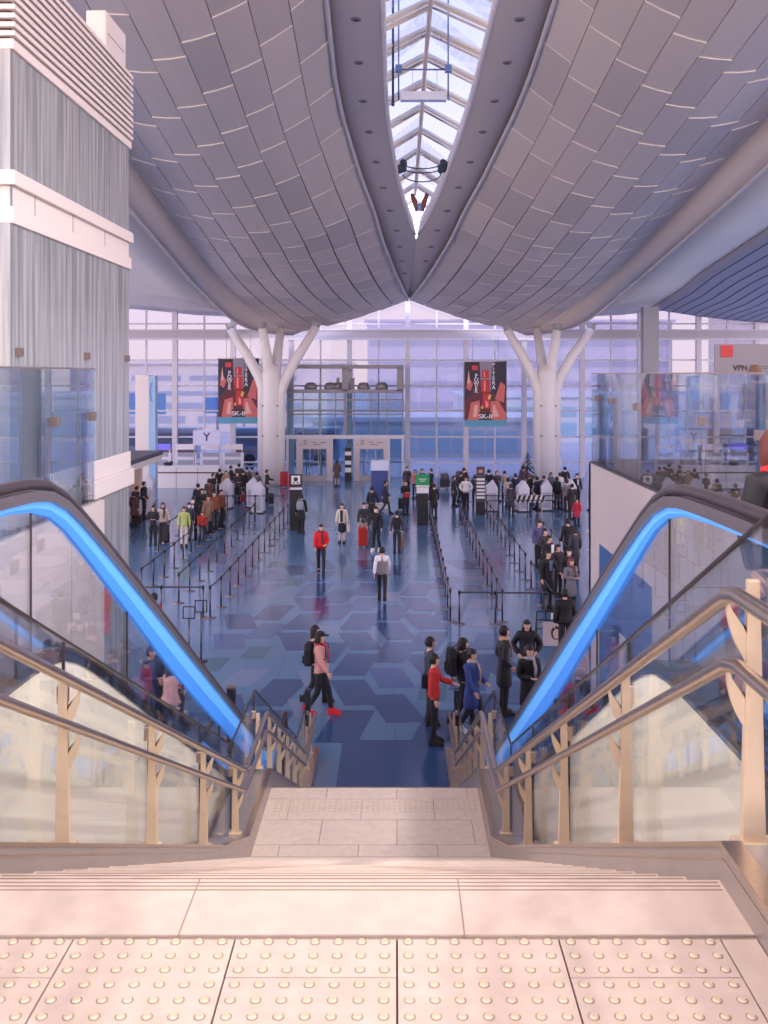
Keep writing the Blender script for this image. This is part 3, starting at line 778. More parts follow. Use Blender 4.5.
# ---------------------------------------------------------------- banners
def banner(x, y, z0, z1, w, label, nm):
    b = thing('hanging_banner', label, 'banner', (x,y,z0))
    h = z1-z0
    MB().box(-w/2,w/2,0,.06,0,h).obj('sheet', mat('banner_dark_red', hexc(96,34,52), .5), b)
    def patch(n, c, polys, d):
        mb = MB()
        for p in polys: mb.prism([((u-.5)*w, v*h) for u, v in p], 'y', -.008-d*.003, -.004-d*.001)
        return mb.obj(n, mat('banner_'+n, c, .5), b)
    patch('navy_side', hexc(44,32,60), [[(.0,.35),(.12,.4),(.22,.55),(.36,.7),(.36,1),(0,1)],[(.64,.45),(.9,.42),(1,.5),(1,1),(.64,1)]], 1)
    patch('pale_sky', hexc(138,134,156), [[(.36,1),(.40,.5),(.62,.5),(.66,1)]], 2)
    patch('pink_streets', hexc(206,104,104), [[(.08,0),(.16,.3),(.36,.34),(.38,0)],[(.62,0),(.62,.32),(.8,.34),(.98,.12),(.98,0)],[(.72,.36),(.86,.66),(.97,.6),(.94,.3)],[(.04,.55),(.1,.74),(.2,.62),(.14,.5)]], 3)
    patch('pale_streets', hexc(222,170,160), [[(.2,.05),(.24,.26),(.32,.26),(.30,.05)],[(.66,.05),(.68,.26),(.72,.26),(.82,.06)],[(.06,.62),(.10,.86),(.14,.64)]], 4)
    patch('bottle', hexc(196,38,54), [[(.42,.72),(.42,.86),(.58,.86),(.58,.72)],[(.40,.48),(.40,.70),(.60,.70),(.60,.48)],[(.42,.2),(.44,.46),(.58,.46),(.62,.2)]], 5)
    patch('highlight', hexc(234,140,134), [[(.46,.5),(.46,.68),(.50,.68),(.50,.5)],[(.46,.74),(.46,.84),(.49,.84),(.49,.74)],[(.5,.22),(.5,.34),(.57,.3),(.56,.22)]], 6)
    patch('yellow_mark', hexc(206,190,92), [[(.55,.38),(.6,.45),(.64,.42),(.6,.34)],[(.38,.2),(.42,.26),(.45,.2)]], 7)
    patch('logo_red', hexc(214,52,62), [[(.18,.86),(.18,.94),(.32,.94),(.32,.86)]], 6)
    patch('logo_box', hexc(58,20,34), [[(.34,.0),(.34,.13),(.66,.13),(.66,.0)]], 6)
    white = mat('banner_white', hexc(226,220,230), .5)
    text('lettering', 'SK-II', .40*w/2.7, white, b, (0,-.04,h*.06), bold=.006, sx=1.15)
    for i, ch in enumerate('POWER'): text('lettering', ch, .34, white, b, (-.22*w,-.04,h*(.76-.066*i)), bold=.006)
    for i, ch in enumerate('PITERA'): text('lettering', ch, .34, white, b, (.19*w,-.04,h*(.95-.078*i)), bold=.006)
    MB().tube([(-w/2-.05,.03,h+.03),(w/2+.05,.03,h+.03)], .035, 8).obj('top_rail', M_steel, b)
    for sx in (-.3, .3): MB().tube([(sx*w,.03,h+.03),(sx*w,.03,h+1.6)], .012, 6).obj('hanging_wire', M_dark, b)
    MB().box(-w/2,w/2,0,.05,-.42,0).obj('blue_hem', mat('banner_blue', hexc(84,150,186), .4), b)
    return b
banner(-10.1, 62.6, 7-43*62.6/970, 7+15*62.6/970, 2.62, 'red and navy vertical advertising banner hanging left of the entrance', 'left')
banner(5.84, 62.6, 7-46*62.6/970, 7+12*62.6/970, 2.72, 'red and navy vertical advertising banner hanging right of the entrance', 'right')

# ================================================================= OUTSIDE
out = MB().box(-150,180,66.3,400,-.5,-.05).obj('ground_outside', mat('apron', hexc(226,222,226), .8)); struct(out)
def building(label, x0, x1, y0, y1, h, col, rows, wc, win=(1.2,2.4,1.0), name='terminal_building', roofc=None):
    b = thing(name, label, 'building', ((x0+x1)/2,(y0+y1)/2,0)); W = (x1-x0)/2; D = (y1-y0)/2
    MB().box(-W,W,-D,D,-.1,h).obj('wall', mat('bw_'+label[:18], col, .6), b)
    MB().box(-W-.4,W+.4,-D-.5,D+.5,h,h+.35).obj('roof', mat('br_'+label[:18], roofc or col, .6), b)
    mg = mat('bg_'+label[:18], wc, .2)
    for (z0, z1, w, gap) in rows:
        mb = MB(); x = -W+gap
        while x+w < W: mb.box(x,x+w,-D-.08,-D+.02,z0,z1); x += w+gap
        mb.obj('window', mg, b)
    return b
building('long cream terminal building behind the left of the window wall', -75, -6, 118, 140, 8.2, hexc(238,226,222), [(1.0,1.9,4,1.5),(2.8,3.5,5,.8),(4.4,4.9,60,.5),(6.2,6.8,6,1)], hexc(178,186,208))
building('pale blue glazed building behind the right of the window wall', 7, 36, 100, 116, 4.6, hexc(228,232,240), [(.6,2.0,3.4,.5),(2.6,3.6,3.4,.5)], hexc(170,206,228))
building('white parking building with striped decks behind the centre of the window wall', -4, 40, 140, 165, 14.5, hexc(222,216,232), [(2,3,43,.4),(5,6,43,.4),(8,9,43,.4),(11,12,43,.4)], hexc(196,194,214), name='parking_building')
building('tall pinkish cream building seen beyond the grey pillar at the right', 42, 85, 112, 130, 19, hexc(244,226,212), [(15.2,16.2,1.2,3.2),(12.2,13.2,1.2,3.2),(9.2,9.5,80,.1)], hexc(190,186,200), name='city_building')
building('low blue covered deck outside the doors in the far centre', -7, 13, 82, 92, 3.0, hexc(232,236,242), [(.4,2.2,2.6,.3)], hexc(190,220,238), name='covered_deck')
for i, (x, z, w, h, c) in enumerate(((-24.5,3.0,3.6,2.1,(92,150,206)),(-17.6,3.1,2.4,1.6,(74,140,206)),(-15.0,2.2,1.6,2.2,(110,150,196)))):
    s_ = thing('roadside_sign', ['large blue direction sign outside, farthest left','blue direction sign outside near the left banner','small blue sign outside just left of the left banner'][i], 'sign', (x,96,0))
    MB().box(-w/2,w/2,0,.15,z,z+h).obj('panel', mat('roadsign%d'%i, hexc(*c), .4), s_)
    MB().box(-.1,.1,.15,.3,-.05,z+h).obj('pole', M_mullg, s_)
for i, (x, col, lb) in enumerate(((-19.5,(214,216,226),'white bus parked outside the window wall on the left'),(-8.5,(160,190,216),'pale blue bus parked outside behind the left banner'))):
    bs = thing('parked_bus', lb, 'bus', (x,76,-.05))
    MB().box(-4.2,4.2,-1.2,1.2,.4,2.9).obj('body', mat('bus%d'%i, hexc(*col), .3), bs, bevel=.15)
    MB().box(-3.9,3.9,-1.24,-1.19,1.5,2.5).obj('side_windows', mat('bus_glass', hexc(130,142,166), .2), bs)
    MB().box(-4.0,4.0,-1.23,-1.19,1.0,1.15).obj('stripe', mat('bus_stripe', hexc(224,150,120), .4), bs)
    for k in (-2.7, 2.7): MB().prism([(k+.45*math.cos(t*PI/8), .45+.45*math.sin(t*PI/8)) for t in range(16)], 'y', -1.25, -1.0).obj('wheel', M_rubber, bs)

# ================================================================= HALL FURNITURE
# belt barriers
def bpost(x, y, label, grp):
    global _bp
    if _bp is None:
        _bp = thing('barrier_post', label, 'barrier post', (x,y,0), group=grp)
        MB().lathe(0,0,[(.17,0),(.17,.012),(.05,.03),(.028,.04)],20).obj('base', mat('post_base', hexc(150,146,156), .3, .7), _bp)
        MB().lathe(0,0,[(.026,.03),(.026,.9)],10).obj('pole', M_post, _bp)
        MB().lathe(0,0,[(.036,.84),(.036,.93),(.02,.95)],10).obj('belt_head', M_black, _bp)
        return _bp
    o = copy_tree(_bp, (x,y,0), None, label); o['group'] = grp; return o
_bp = None
def belt(x0, y0, x1, y1, label, grp):
    n = Vector((y1-y0, x0-x1)).normalized()*.003
    o = MB().prism([(x0-n.x, y0-n.y), (x1-n.x, y1-n.y), (x1+n.x, y1+n.y), (x0+n.x, y0+n.y)], 'z', .865, .915).obj('barrier_belt', M_belt)
    tag(o, label, 'belt', grp)
def line(pts, side, desc, belts=True):
    lab = f'dark belt barrier post in {desc}'
    for p in pts: bpost(p[0], p[1], lab, f'barrier posts in {desc}')
    if belts:
        for a, b in zip(pts[:-1], pts[1:]): belt(a[0], a[1], b[0], b[1], f'dark belt strung along {desc}', f'belts of {desc}')
seq = lambda x, a, b, n, dx=0: [(x+dx*i/(n-1), a+(b-a)*i/(n-1)) for i in range(n)]
line([(-5.3,27.8)]+seq(-5.22,29.1,45.4,12,.2), 'L', 'the long aisle-side line on the left')
line(seq(-6.6,29.6,45.5,11), 'L', 'the left queue, second line from the aisle')
line(seq(-7.95,30.4,45.5,11), 'L', 'the left queue, third line from the aisle')
line(seq(-9.35,38.3,47.5,6), 'L', 'the line farthest left in the left queue')
line([(-5.5,27.8),(-6.7,27.8),(-7.9,27.8)], 'L', 'the near cross line of the left queue')
line([(-5.6,48.6),(-7.0,48.6),(-8.4,48.6),(-9.8,48.6)], 'L', 'the far cross line by the left kiosks')
line(seq(1.56,27.4,46.0,13,.1), 'R', 'the long aisle-side line on the right')
line(seq(3.02,27.3,46.0,13,.08), 'R', 'the right queue, second line from the aisle')
line(seq(4.42,27.2,31.5,3), 'R', 'the short line by the right queue passengers')
line(seq(4.42,32.9,46.4,10), 'R', 'the right queue, third line from the aisle')
line(seq(6.1,33.9,41.8,5), 'R', 'the line nearest the right wall')
line([(1.8,27.15),(2.8,27.1),(4.2,27.05)], 'R', 'the near cross line of the right queue')
line([(4.6,48.7),(5.9,48.7),(7.2,48.7),(8.6,48.7)], 'R', 'the far cross line by the right kiosks')
line([(3.4,46.2),(5.0,46.9),(6.4,46.9),(7.8,46.9)], 'R', 'the second far cross line by the right kiosks')

# self check-in kiosks (house-shaped white backs)
def kiosk(x, y, rz, label, grp):
    global _kk
    if _kk: o = copy_tree(_kk, (x,y,0), rz, label); o['group'] = grp; return
    k = _kk = thing('check_in_kiosk', label, 'kiosk', (x,y,0), rz, grp)
    MB().prism([(-.25,0),(.25,0),(.29,1.2),(.06,1.58),(-.29,1.25)], 'y', -.28, .28).obj('housing', mat('kiosk_white', hexc(214,210,226), .3), k, bevel=.012)
    MB().box(-.22,.22,.285,.30,1.0,1.4).obj('screen', mat('kiosk_screen', hexc(60,80,130), .2), k)
    MB().box(-.2,.2,-.295,-.28,.15,.95).obj('back_panel', mat('kiosk_grey', hexc(176,176,196), .3), k)
    MB().box(-.34,.34,-.32,.32,0,.06).obj('foot', M_black, k)
_kk = None
for i, (x, y, l) in enumerate(((4.95,49.6,'nearest the menu board'),(6.5,49.4,'with the striped board at its right'),(7.75,49.8,'fourth from the right wall'),(9.0,50,'beside the grey-clad traveller at the right'),(10.2,49.6,'closest to the right wall'))):
    kiosk(x, y, .15*(i%2), f'white house-shaped self check-in kiosk on the right {l}', None)
for i, (x, y, l) in enumerate(((-13.2,52,'at the far left by the blue screens'),(-8.8,50.5,'behind the brown-coated people'),(-7.5,51,'second from the left tree column'),(-6.9,48.9,'next to the left black suitcase line'))):
    kiosk(x, y, -.1*(i%2), f'white house-shaped self check-in kiosk on the left {l}', None)
# central signs
pp = thing('pillar_sign', 'tall white-capped blue freestanding pillar sign in the middle of the hall', 'sign', (-.8,50.7,0))
MB().box(-.46,.46,-.3,.3,0,.3).obj('base', M_white, pp, bevel=.01)
MB().box(-.44,.44,-.28,.28,.3,1.98).obj('blue_panel', mat('pillar_blue', hexc(62,76,140), .35), pp)
MB().box(-.46,.46,-.3,.3,1.98,2.5).obj('cap', mat('pillar_cap', hexc(206,212,240), .3), pp, bevel=.01)
MB().box(-.4,.4,-.31,-.3,.2,.22).obj('base_line', mat('base_line', hexc(120,110,130), .5), pp)
bs = thing('poster_stand', 'black stand with a white square poster left of the open aisle', 'stand', (-4.45,43.6,0))
MB().box(-.26,.26,-.2,.2,0,1.8).obj('pedestal', M_black, bs, bevel=.01)
MB().box(-.27,.27,-.1,.0,1.95,2.5).obj('frame', M_black, bs)
MB().box(-.2,.2,-.115,-.1,2.06,2.44).obj('poster', M_white, bs)
MB().lathe(0,0,[(.01,0),(.01,.01)],4).prism([(.10*math.cos(t*PI/8), 2.28+.10*math.sin(t*PI/8)) for t in range(16)], 'y', -.125, -.115).box(-.14,-.04,-.125,-.115,2.1,2.15).box(.04,.14,-.125,-.115,2.1,2.15).obj('print', M_black, bs)
MB().box(-.27,.27,-.13,.0,1.82,1.9).obj('shelf', M_white, bs)
gs = thing('green_sign_stand', 'green notice panel on a black pedestal beside the right queue', 'sign', (1.28,45,0))
MB().box(-.26,.26,-.2,.2,0,1.45).obj('pedestal', M_black, gs, bevel=.01)
MB().box(-.28,.28,-.24,-.0,1.5,1.75).obj('white_box', M_white, gs)
MB().box(-.32,.32,-.12,-.06,1.85,2.35).obj('green_panel', mat('sign_green', hexc(26,140,84), .4), gs)
MB().box(-.32,.32,-.13,-.05,1.78,1.84).obj('white_strip', M_white, gs)
MB().box(-.18,.18,-.128,-.12,2.12,2.15).box(-.12,.12,-.128,-.12,2.03,2.06).obj('print', M_white, gs)
MB().box(-.02,.02,-.1,-.06,1.4,2.3).obj('mast', M_steel, gs)
mbd = thing('menu_board', 'black sign tower with stacked white rows at the right kiosks', 'sign', (4.25,48.2,0))
MB().box(-.22,.22,-.12,.12,0,.7).obj('pedestal', M_black, mbd)
MB().box(-.24,.24,-.06,.06,.7,1.95).obj('panel', mat('board_dark', hexc(60,58,72), .4), mbd)
mb = MB()
for k in range(6): mb.box(-.2,.2,-.07,-.06,.82+k*.18,.92+k*.18)
mb.obj('row_strip', M_white, mbd)
MB().box(-.2,.2,-.05,.05,1.97,2.4).obj('poster', mat('poster_dark', hexc(70,44,48), .4), mbd)
MB().box(-.1,.1,-.06,-.05,2.1,2.25).obj('poster_face', mat('poster_tan', hexc(190,140,120), .4), mbd)
hz = thing('striped_barrier_board', 'black and white diagonally striped board between the right kiosks', 'barrier', (6.6,48.2,0))
MB().box(-.85,.85,0,.04,.62,.98).obj('board', M_white, hz)
mb = MB()
for k in range(7): mb.prism([(-.8+k*.24,.62),(-.68+k*.24,.62),(-.56+k*.24,.98),(-.68+k*.24,.98)], 'y', -.006, 0)
mb.obj('stripe', M_black, hz)
for sx in (-.7,.7): MB().box(sx-.02,sx+.02,0,.04,0,.62).obj('leg', M_steel, hz)
pt = thing('potted_conifer', 'dark potted conifer in front of the right tree column', 'plant', (8.0,58.5,0))
MB().lathe(0,0,[(.22,0),(.3,.5),(.3,.52)],16).obj('pot', M_black, pt)
MB().tube([(0,0,.4),(0,0,2.3)], .03, 6).obj('trunk', mat('bark', hexc(70,56,48), .8), pt)
mb = MB(); random.seed(2)
for k in range(60):
    z = .75+1.6*k/60; r = .62*(1-(z-.75)/1.7)+.06; a = k*2.4
    mb.face([(0,0,z+.05),(r*math.cos(a-.2),r*math.sin(a-.2),z-.16),(r*1.1*math.cos(a),r*1.1*math.sin(a),z-.22),(r*math.cos(a+.2),r*math.sin(a+.2),z-.16)])
mb.obj('foliage', mat('conifer', hexc(38,56,54), .7), pt)
# floor-standing frame signs near the left, bollard
for i, (x, y, hh) in enumerate(((-4.95,23.3,1.42),(-4.72,23.6,1.5))):
    f = thing('frame_sign', ['slim metal stand with empty square frame, the left and lower one','slim metal stand with empty square frame, the right and taller one'][i], 'sign stand', (x,y,0))
    MB().lathe(0,0,[(.16,0),(.16,.015),(.03,.03)],16).obj('base', M_post, f)
    MB().tube([(0,0,.02),(0,0,hh-.3)], .02, 8).obj('pole', M_post, f)
    mb = MB(); z0, z1 = hh-.3, hh
    mb.box(-.15,.15,-.012,.012,z0,z0+.022).box(-.15,.15,-.012,.012,z1-.022,z1).box(-.15,-.128,-.012,.012,z0,z1).box(.128,.15,-.012,.012,z0,z1)
    mb.obj('frame', M_black, f)
bo = thing('escalator_sensor_post', 'dark square post standing at the foot of the left escalator', 'post', (-3.02,17.9,0))
MB().box(-.075,.075,-.075,.075,0,1.22).obj('post_body', mat('bollard', hexc(56,52,66), .3, .4), bo, bevel=.006)
MB().box(-.08,.08,-.08,.08,1.2,1.235).obj('cap', M_steel, bo)
MB().box(-.1,.1,-.1,.1,0,.02).obj('foot_plate', M_steel, bo)
lr = thing('leaflet_rack', 'black wire rack with a portrait poster beside the right escalator', 'rack', (4.0,24.3,0))
mb = MB()
for x in (-.45,.45): mb.tube([(x,0,0),(x,0,1.05)], .02, 6); mb.tube([(x,.4,0),(x,0,1.05)], .015, 6)
for z in (.3,.62,.84,1.05): mb.tube([(-.45,0,z),(.45,0,z)], .015, 6)
mb.obj('frame', M_black, lr)
MB().box(-.1,.2,-.03,-.02,.86,1.02).obj('notice', M_white, lr)
ps = MB().box(-.3,.3,-.03,-.02,.2,.8).obj('poster', mat('poster_pale', hexc(206,186,190), .5), lr)
MB().prism([(.03+.13*math.cos(t*PI/8), .52+.17*math.sin(t*PI/8)) for t in range(16)], 'y', -.036, -.03).obj('portrait_hair', mat('p_hair', hexc(60,40,42), .5), lr)
MB().prism([(.04+.09*math.cos(t*PI/8), .50+.12*math.sin(t*PI/8)) for t in range(16)], 'y', -.04, -.036).obj('portrait_face', mat('p_face', hexc(226,186,170), .5), lr)

# counters on the right (white angled ends) and left island
for x, y, l in ((6.3,25.0,'nearest the foot of the right escalator'),(7.2,28.6,'second from the near end'),(7.75,32.2,'in the middle of the row'),(8.5,36.4,'second from the far end'),(9.9,42.5,'at the far end of the row')):
    d = thing('check_in_desk', f'white check-in desk against the right wall, {l}', 'desk', (x,y,0))
    MB().prism([(-.95,1.08),(-1.2,1.02),(-1.0,.86),(-.7,.8),(-.7,0),(.6,0),(.6,1.08)], 'y', -.9, .9).obj('body', M_white, d, bevel=.01)
    MB().box(-1.0,.6,-.92,.92,1.08,1.12).obj('top', mat('desk_top', hexc(232,228,236), .3), d)
    MB().box(.0,.04,-.3,.3,1.12,1.5).obj('monitor', M_black, d)
ci = thing('service_island', 'white service counter island under a dark canopy edge at the far left', 'counter', (-13.3,45,0))
MB().box(-1.6,1.3,-5.5,5.2,2.85,3.05).obj('canopy', mat('canopy_dark', hexc(74,74,92), .5), ci)
MB().box(-1.55,1.25,-5.45,5.15,2.55,2.85).obj('canopy_soffit', M_offw, ci)
for yy in (-5,-2,1,4): MB().box(.1,.5,yy-.2,yy+.2,0,2.55).obj('column', mat('warm_panel', hexc(226,196,186), .4), ci)
MB().box(.2,.9,-5.2,4.8,0,1.05).obj('counter', M_white, ci, bevel=.02)
MB().box(-.2,.1,-5.4,5.0,0,2.55).obj('back_panel', mat('island_back', hexc(176,160,170), .5), ci)
MB().box(.12,.16,-4.4,-2.6,1.3,2.2).box(.12,.16,-.8,.6,1.3,2.2).obj('picture_panel', mat('island_pic', hexc(120,84,80), .4), ci)
bc = thing('baggage_counter', 'long white baggage counter with a brown line beneath the far left windows', 'counter', (-13.4,59.8,0))
MB().box(-2.6,2.6,-.4,.4,0,1.3).obj('body', M_white, bc, bevel=.02)
MB().box(-2.62,2.62,-.42,-.4,.92,1.0).obj('brown_line', mat('brown_line', hexc(96,60,60), .4), bc)
MB().box(-2.65,2.65,-.45,.45,1.3,1.36).obj('top', mat('desk_top', hexc(232,228,236), .3), bc)
mb = MB()
for x in (-1.3,0,1.3): mb.box(x-.01,x+.01,-.415,-.4,0,1.3)
mb.obj('seam', M_joint, bc)
MB().ball((-.6,0,1.46),(.3,.2,.12)).ball((-.4,0,1.5),(.12,.15,.14)).obj('dark_bag', M_black, bc)
for i, x in enumerate((-14.9,-13.3,-11.7,-10.3)):
    s_ = thing('counter_sign_panel', ['white louvred counter screen under the small blue sign, farthest left','white louvred counter screen second from the left behind the baggage counter','white louvred counter screen third from the left behind the baggage counter','white louvred counter screen nearest the left banner'][i], 'screen', (x,61.6,0))
    MB().box(-.68,.68,0,.1,0,2.0).obj('panel', mat('kiosk_white', hexc(214,210,226), .3), s_)
    MB().box(-.5,.5,-.03,0,1.75,2.0).box(-.5,.5,-.03,0,1.25,1.55).obj('slot', mat('slot_grey', hexc(150,154,176), .4), s_)
    MB().box(-.62,.62,-.02,.08,2.2,2.55).obj('header', mat('header%d'%(i==0), hexc(110,100,210) if i == 0 else hexc(226,220,232), .3, emit=hexc(90,80,210) if i == 0 else None, es=.4), s_)
    MB().box(-.6,-.56,0,.05,2.0,2.2).box(.56,.6,0,.05,2.0,2.2).obj('bracket', M_steel, s_)
ys = thing('letter_sign', 'white square sign with letter Y below the left banner', 'sign', (-11.75,60.5,2.55))
MB().box(-.85,.85,0,.12,0,.95).obj('panel', mat('ysign', hexc(206,206,238), .3), ys, bevel=.01)
text('lettering', 'Y', .75, mat('ink_navy', hexc(70,70,110), .5), ys, (0,-.012,.5), bold=.01)
MB().box(-.8,-.74,.02,.08,-2.55,0).box(.74,.8,.02,.08,-2.55,0).obj('leg', M_mullg, ys)
for i, (x, y) in enumerate(((-14.0,54.0),(12.8,40.0))):
    pc = thing('information_pylon', ['white pylon with narrow blue poster side beyond the glass tower','white pylon with blue side panel beyond the right railing'][i], 'pylon', (x,y,0))
    MB().box(-.38,.38,-.3,.3,0,6.95).obj('body', mat('pylon_white', hexc(222,212,214), .4), pc, bevel=.02)
    MB().box(.38 if i == 0 else -.72,.72 if i == 0 else -.38,-.28,.28,0,6.9).obj('blue_side', mat('pylon_blue', hexc(150,186,226), .4), pc)
    MB().tube([(.55+.10*math.cos(t*PI/8) if i == 0 else -.55+.1*math.cos(t*PI/8), -.29, 6.0+.5*math.sin(t*PI/8)) for t in range(4,13)], .03, 6).obj('ring_mark', mat('ring_blue', hexc(70,130,206), .4), pc)
# ================================================================= PEOPLE
def skin_mesh(verts, edges, radii, sub=1):
    me = bpy.data.meshes.new('tmp'); me.from_pydata(verts, edges, []); o = bpy.data.objects.new('tmp', me); C.objects.link(o)
    m = o.modifiers.new('s', 'SKIN'); m.use_smooth_shade = True
    for i, r in enumerate(radii):
        sv = me.skin_vertices[0].data[i]; sv.radius = r if isinstance(r, tuple) else (r, r); sv.use_root = (i == 0)
    ss = o.modifiers.new('u', 'SUBSURF'); ss.levels = sub; ss.render_levels = sub
    bpy.context.view_layer.update()
    out = bpy.data.meshes.new_from_object(o.evaluated_get(bpy.context.evaluated_depsgraph_get()))
    bpy.data.objects.remove(o); return out
def J(pose):
    """joints for a 1.70 m figure facing -Y; s=+1 is the figure's right-hand side of the picture"""
    j = {}
    for s in (-1, 1):
        j['sh', s] = (s*.17, 0, 1.40); j['el', s] = (s*.225, .03, 1.13); j['wr', s] = (s*.235, -.04, .90)
        j['hip', s] = (s*.085, 0, .90); j['kn', s] = (s*.095, -.01, .49); j['an', s] = (s*.10, .02, .085)
    j['lean'] = 0
    if pose in ('walk', 'walk_hold'):
        j['kn', 1] = (.09, -.16, .52); j['an', 1] = (.085, -.22, .09); j['kn', -1] = (-.09, .03, .49); j['an', -1] = (-.085, .27, .14)
        j['el', -1] = (-.22, -.08, 1.14); j['wr', -1] = (-.21, -.22, .94); j['el', 1] = (.22, .13, 1.14); j['wr', 1] = (.235, .15, .90)
    if pose == 'walk_hold': j['el', 1] = (.23, .0, 1.13); j['wr', 1] = (.16, -.24, 1.05)
    if pose == 'phone':
        for s in (-1, 1): j['el', s] = (s*.215, .02, 1.14); j['wr', s] = (s*.08, -.27, 1.16)
    if pose == 'reach':
        j['el', 1] = (.22, -.12, 1.17); j['wr', 1] = (.17, -.36, 1.12)
    if pose == 'pull': j['el', 1] = (.23, .12, 1.14); j['wr', 1] = (.25, .24, .92)
    if pose == 'hip':
        j['el', 1] = (.33, .06, 1.15); j['wr', 1] = (.20, -.10, 1.02); j['el', -1] = (-.33, .06, 1.15); j['wr', -1] = (-.19, -.12, .98)
    if pose == 'lean':
        for s in (-1, 1): j['hip', s] = (s*.085, .05, .90)
        j['el', -1] = (-.24, -.12, 1.12); j['wr', -1] = (-.24, -.30, .98); j['an', 1] = (.14, .12, .085); j['an', -1] = (-.10, -.08, .085)
    if pose == 'pockets':
        for s in (-1, 1): j['el', s] = (s*.25, .07, 1.14); j['wr', s] = (s*.19, -.09, .97)
    return j
BODY = {}
M_skin = mat('skin', hexc(224,178,158), .5); M_eye = mat('eye_dark', hexc(40,28,28), .4); M_lip = mat('lip', hexc(176,96,92), .5)
def lp(a, b, t): return tuple(a[i]+(b[i]-a[i])*t for i in range(3))
def body_mesh(pose):
    k = ('body', pose)
    if k in BODY: return BODY[k]
    j = J(pose)
    V = [(0,0,.95),(0,0,1.12),(0,.005,1.30),(0,.01,1.41),(0,.005,1.48),(0,-.005,1.54)]; R = [(.12,.095),(.105,.085),(.13,.10),(.10,.075),.05,.048]
    E = [(0,1),(1,2),(2,3),(3,4),(4,5)]
    for s in (-1, 1):
        n = len(V)
        V += [j['sh',s], j['el',s], j['wr',s]]; R += [.052, .038, .027]; E += [(3,n),(n,n+1),(n+1,n+2)]
        n = len(V); a = j['an',s]
        V += [j['hip',s], j['kn',s], a, (a[0], a[1]-.13, a[2]-.045)]; R += [.078, .052, .036, .03]; E += [(0,n),(n,n+1),(n+1,n+2),(n+2,n+3)]
    me = skin_mesh(V, E, R)
    mb = MB(); mb.bm.from_mesh(me)
    for f in mb.bm.faces: f.material_index = 0
    # head
    hd = bmesh.ops.create_uvsphere(mb.bm, u_segments=20, v_segments=14, radius=1, matrix=Matrix.Translation((0,-.012,1.60)))['verts']
    for v in hd:
        x, y, z = v.co.x, v.co.y+.012, v.co.z-1.60
        w = .080*(1-.20*max(0, -z)); d = .092*(1-.10*max(0, -z)); h_ = .112
        yy = y*d
        if y < -.55 and abs(z) < .6: yy = y*d*.95                  # flatter face
        if y < -.3 and z < -.55: yy -= .012                         # chin
        v.co = Vector((x*w, -.012+yy, 1.595+z*h_))
        for f in v.link_faces: f.smooth = True
    mb.face([(-.012,-.100,1.585),(.012,-.100,1.585),(0,-.094,1.625)], 0); mb.ball((0,-.103,1.588), (.013,.016,.018), 0, 8, 6)  # nose
    for s in (-1, 1):
        mb.ball((s*.074,.0,1.592), (.010,.018,.027), 0, 8, 6)
        mb.ball((s*.029,-.090,1.612), (.013,.007,.006), 1, 8, 6)
        mb.box(s*.029-.016, s*.029+.016, -.097, -.090, 1.630, 1.635, 1)
    mb.ball((0,-.094,1.548), (.022,.008,.007), 2, 8, 6)
    # hands
    for s in (-1, 1):
        wr, el = Vector(j['wr',s]), Vector(j['el',s]); d = (wr-el).normalized()
        side = Vector((0,-1,0)) if abs(d.z) > .6 else Vector((-s,0,0)).cross(d).cross(d)*-1
        side = (side-d*side.dot(d)).normalized(); nrm = d.cross(side)
        pc = wr+d*.045
        mt = Matrix.Identity(4); mt.col[0][:3] = side*.040; mt.col[1][:3] = nrm*.018; mt.col[2][:3] = d*.055; mt.translation = pc
        for v in bmesh.ops.create_uvsphere(mb.bm, u_segments=10, v_segments=7, radius=1, matrix=mt)['verts']:
            for f in v.link_faces: f.smooth = True
        inw = Vector((-s,0,0)); inw = (inw-d*inw.dot(d)); inw = inw.normalized() if inw.length > .1 else nrm
        for q in range(4):
            b = wr+d*.078+side*(-.028+.0187*q); L = (.060,.070,.074,.062)[q]
            mb.tube([b, b+d*L*.5+inw*.004, b+d*L*.85+inw*L*.35], [.0088,.0082,.006], 6, 0)
        b = wr+d*.03+side*.034
        mb.tube([b, b+side*.026+d*.026, b+side*.028+d*.052+inw*.012], [.0105,.0095,.007], 6, 0)
    out = mb.mesh('body', [M_skin, M_eye, M_lip]); BODY[k] = out; return out
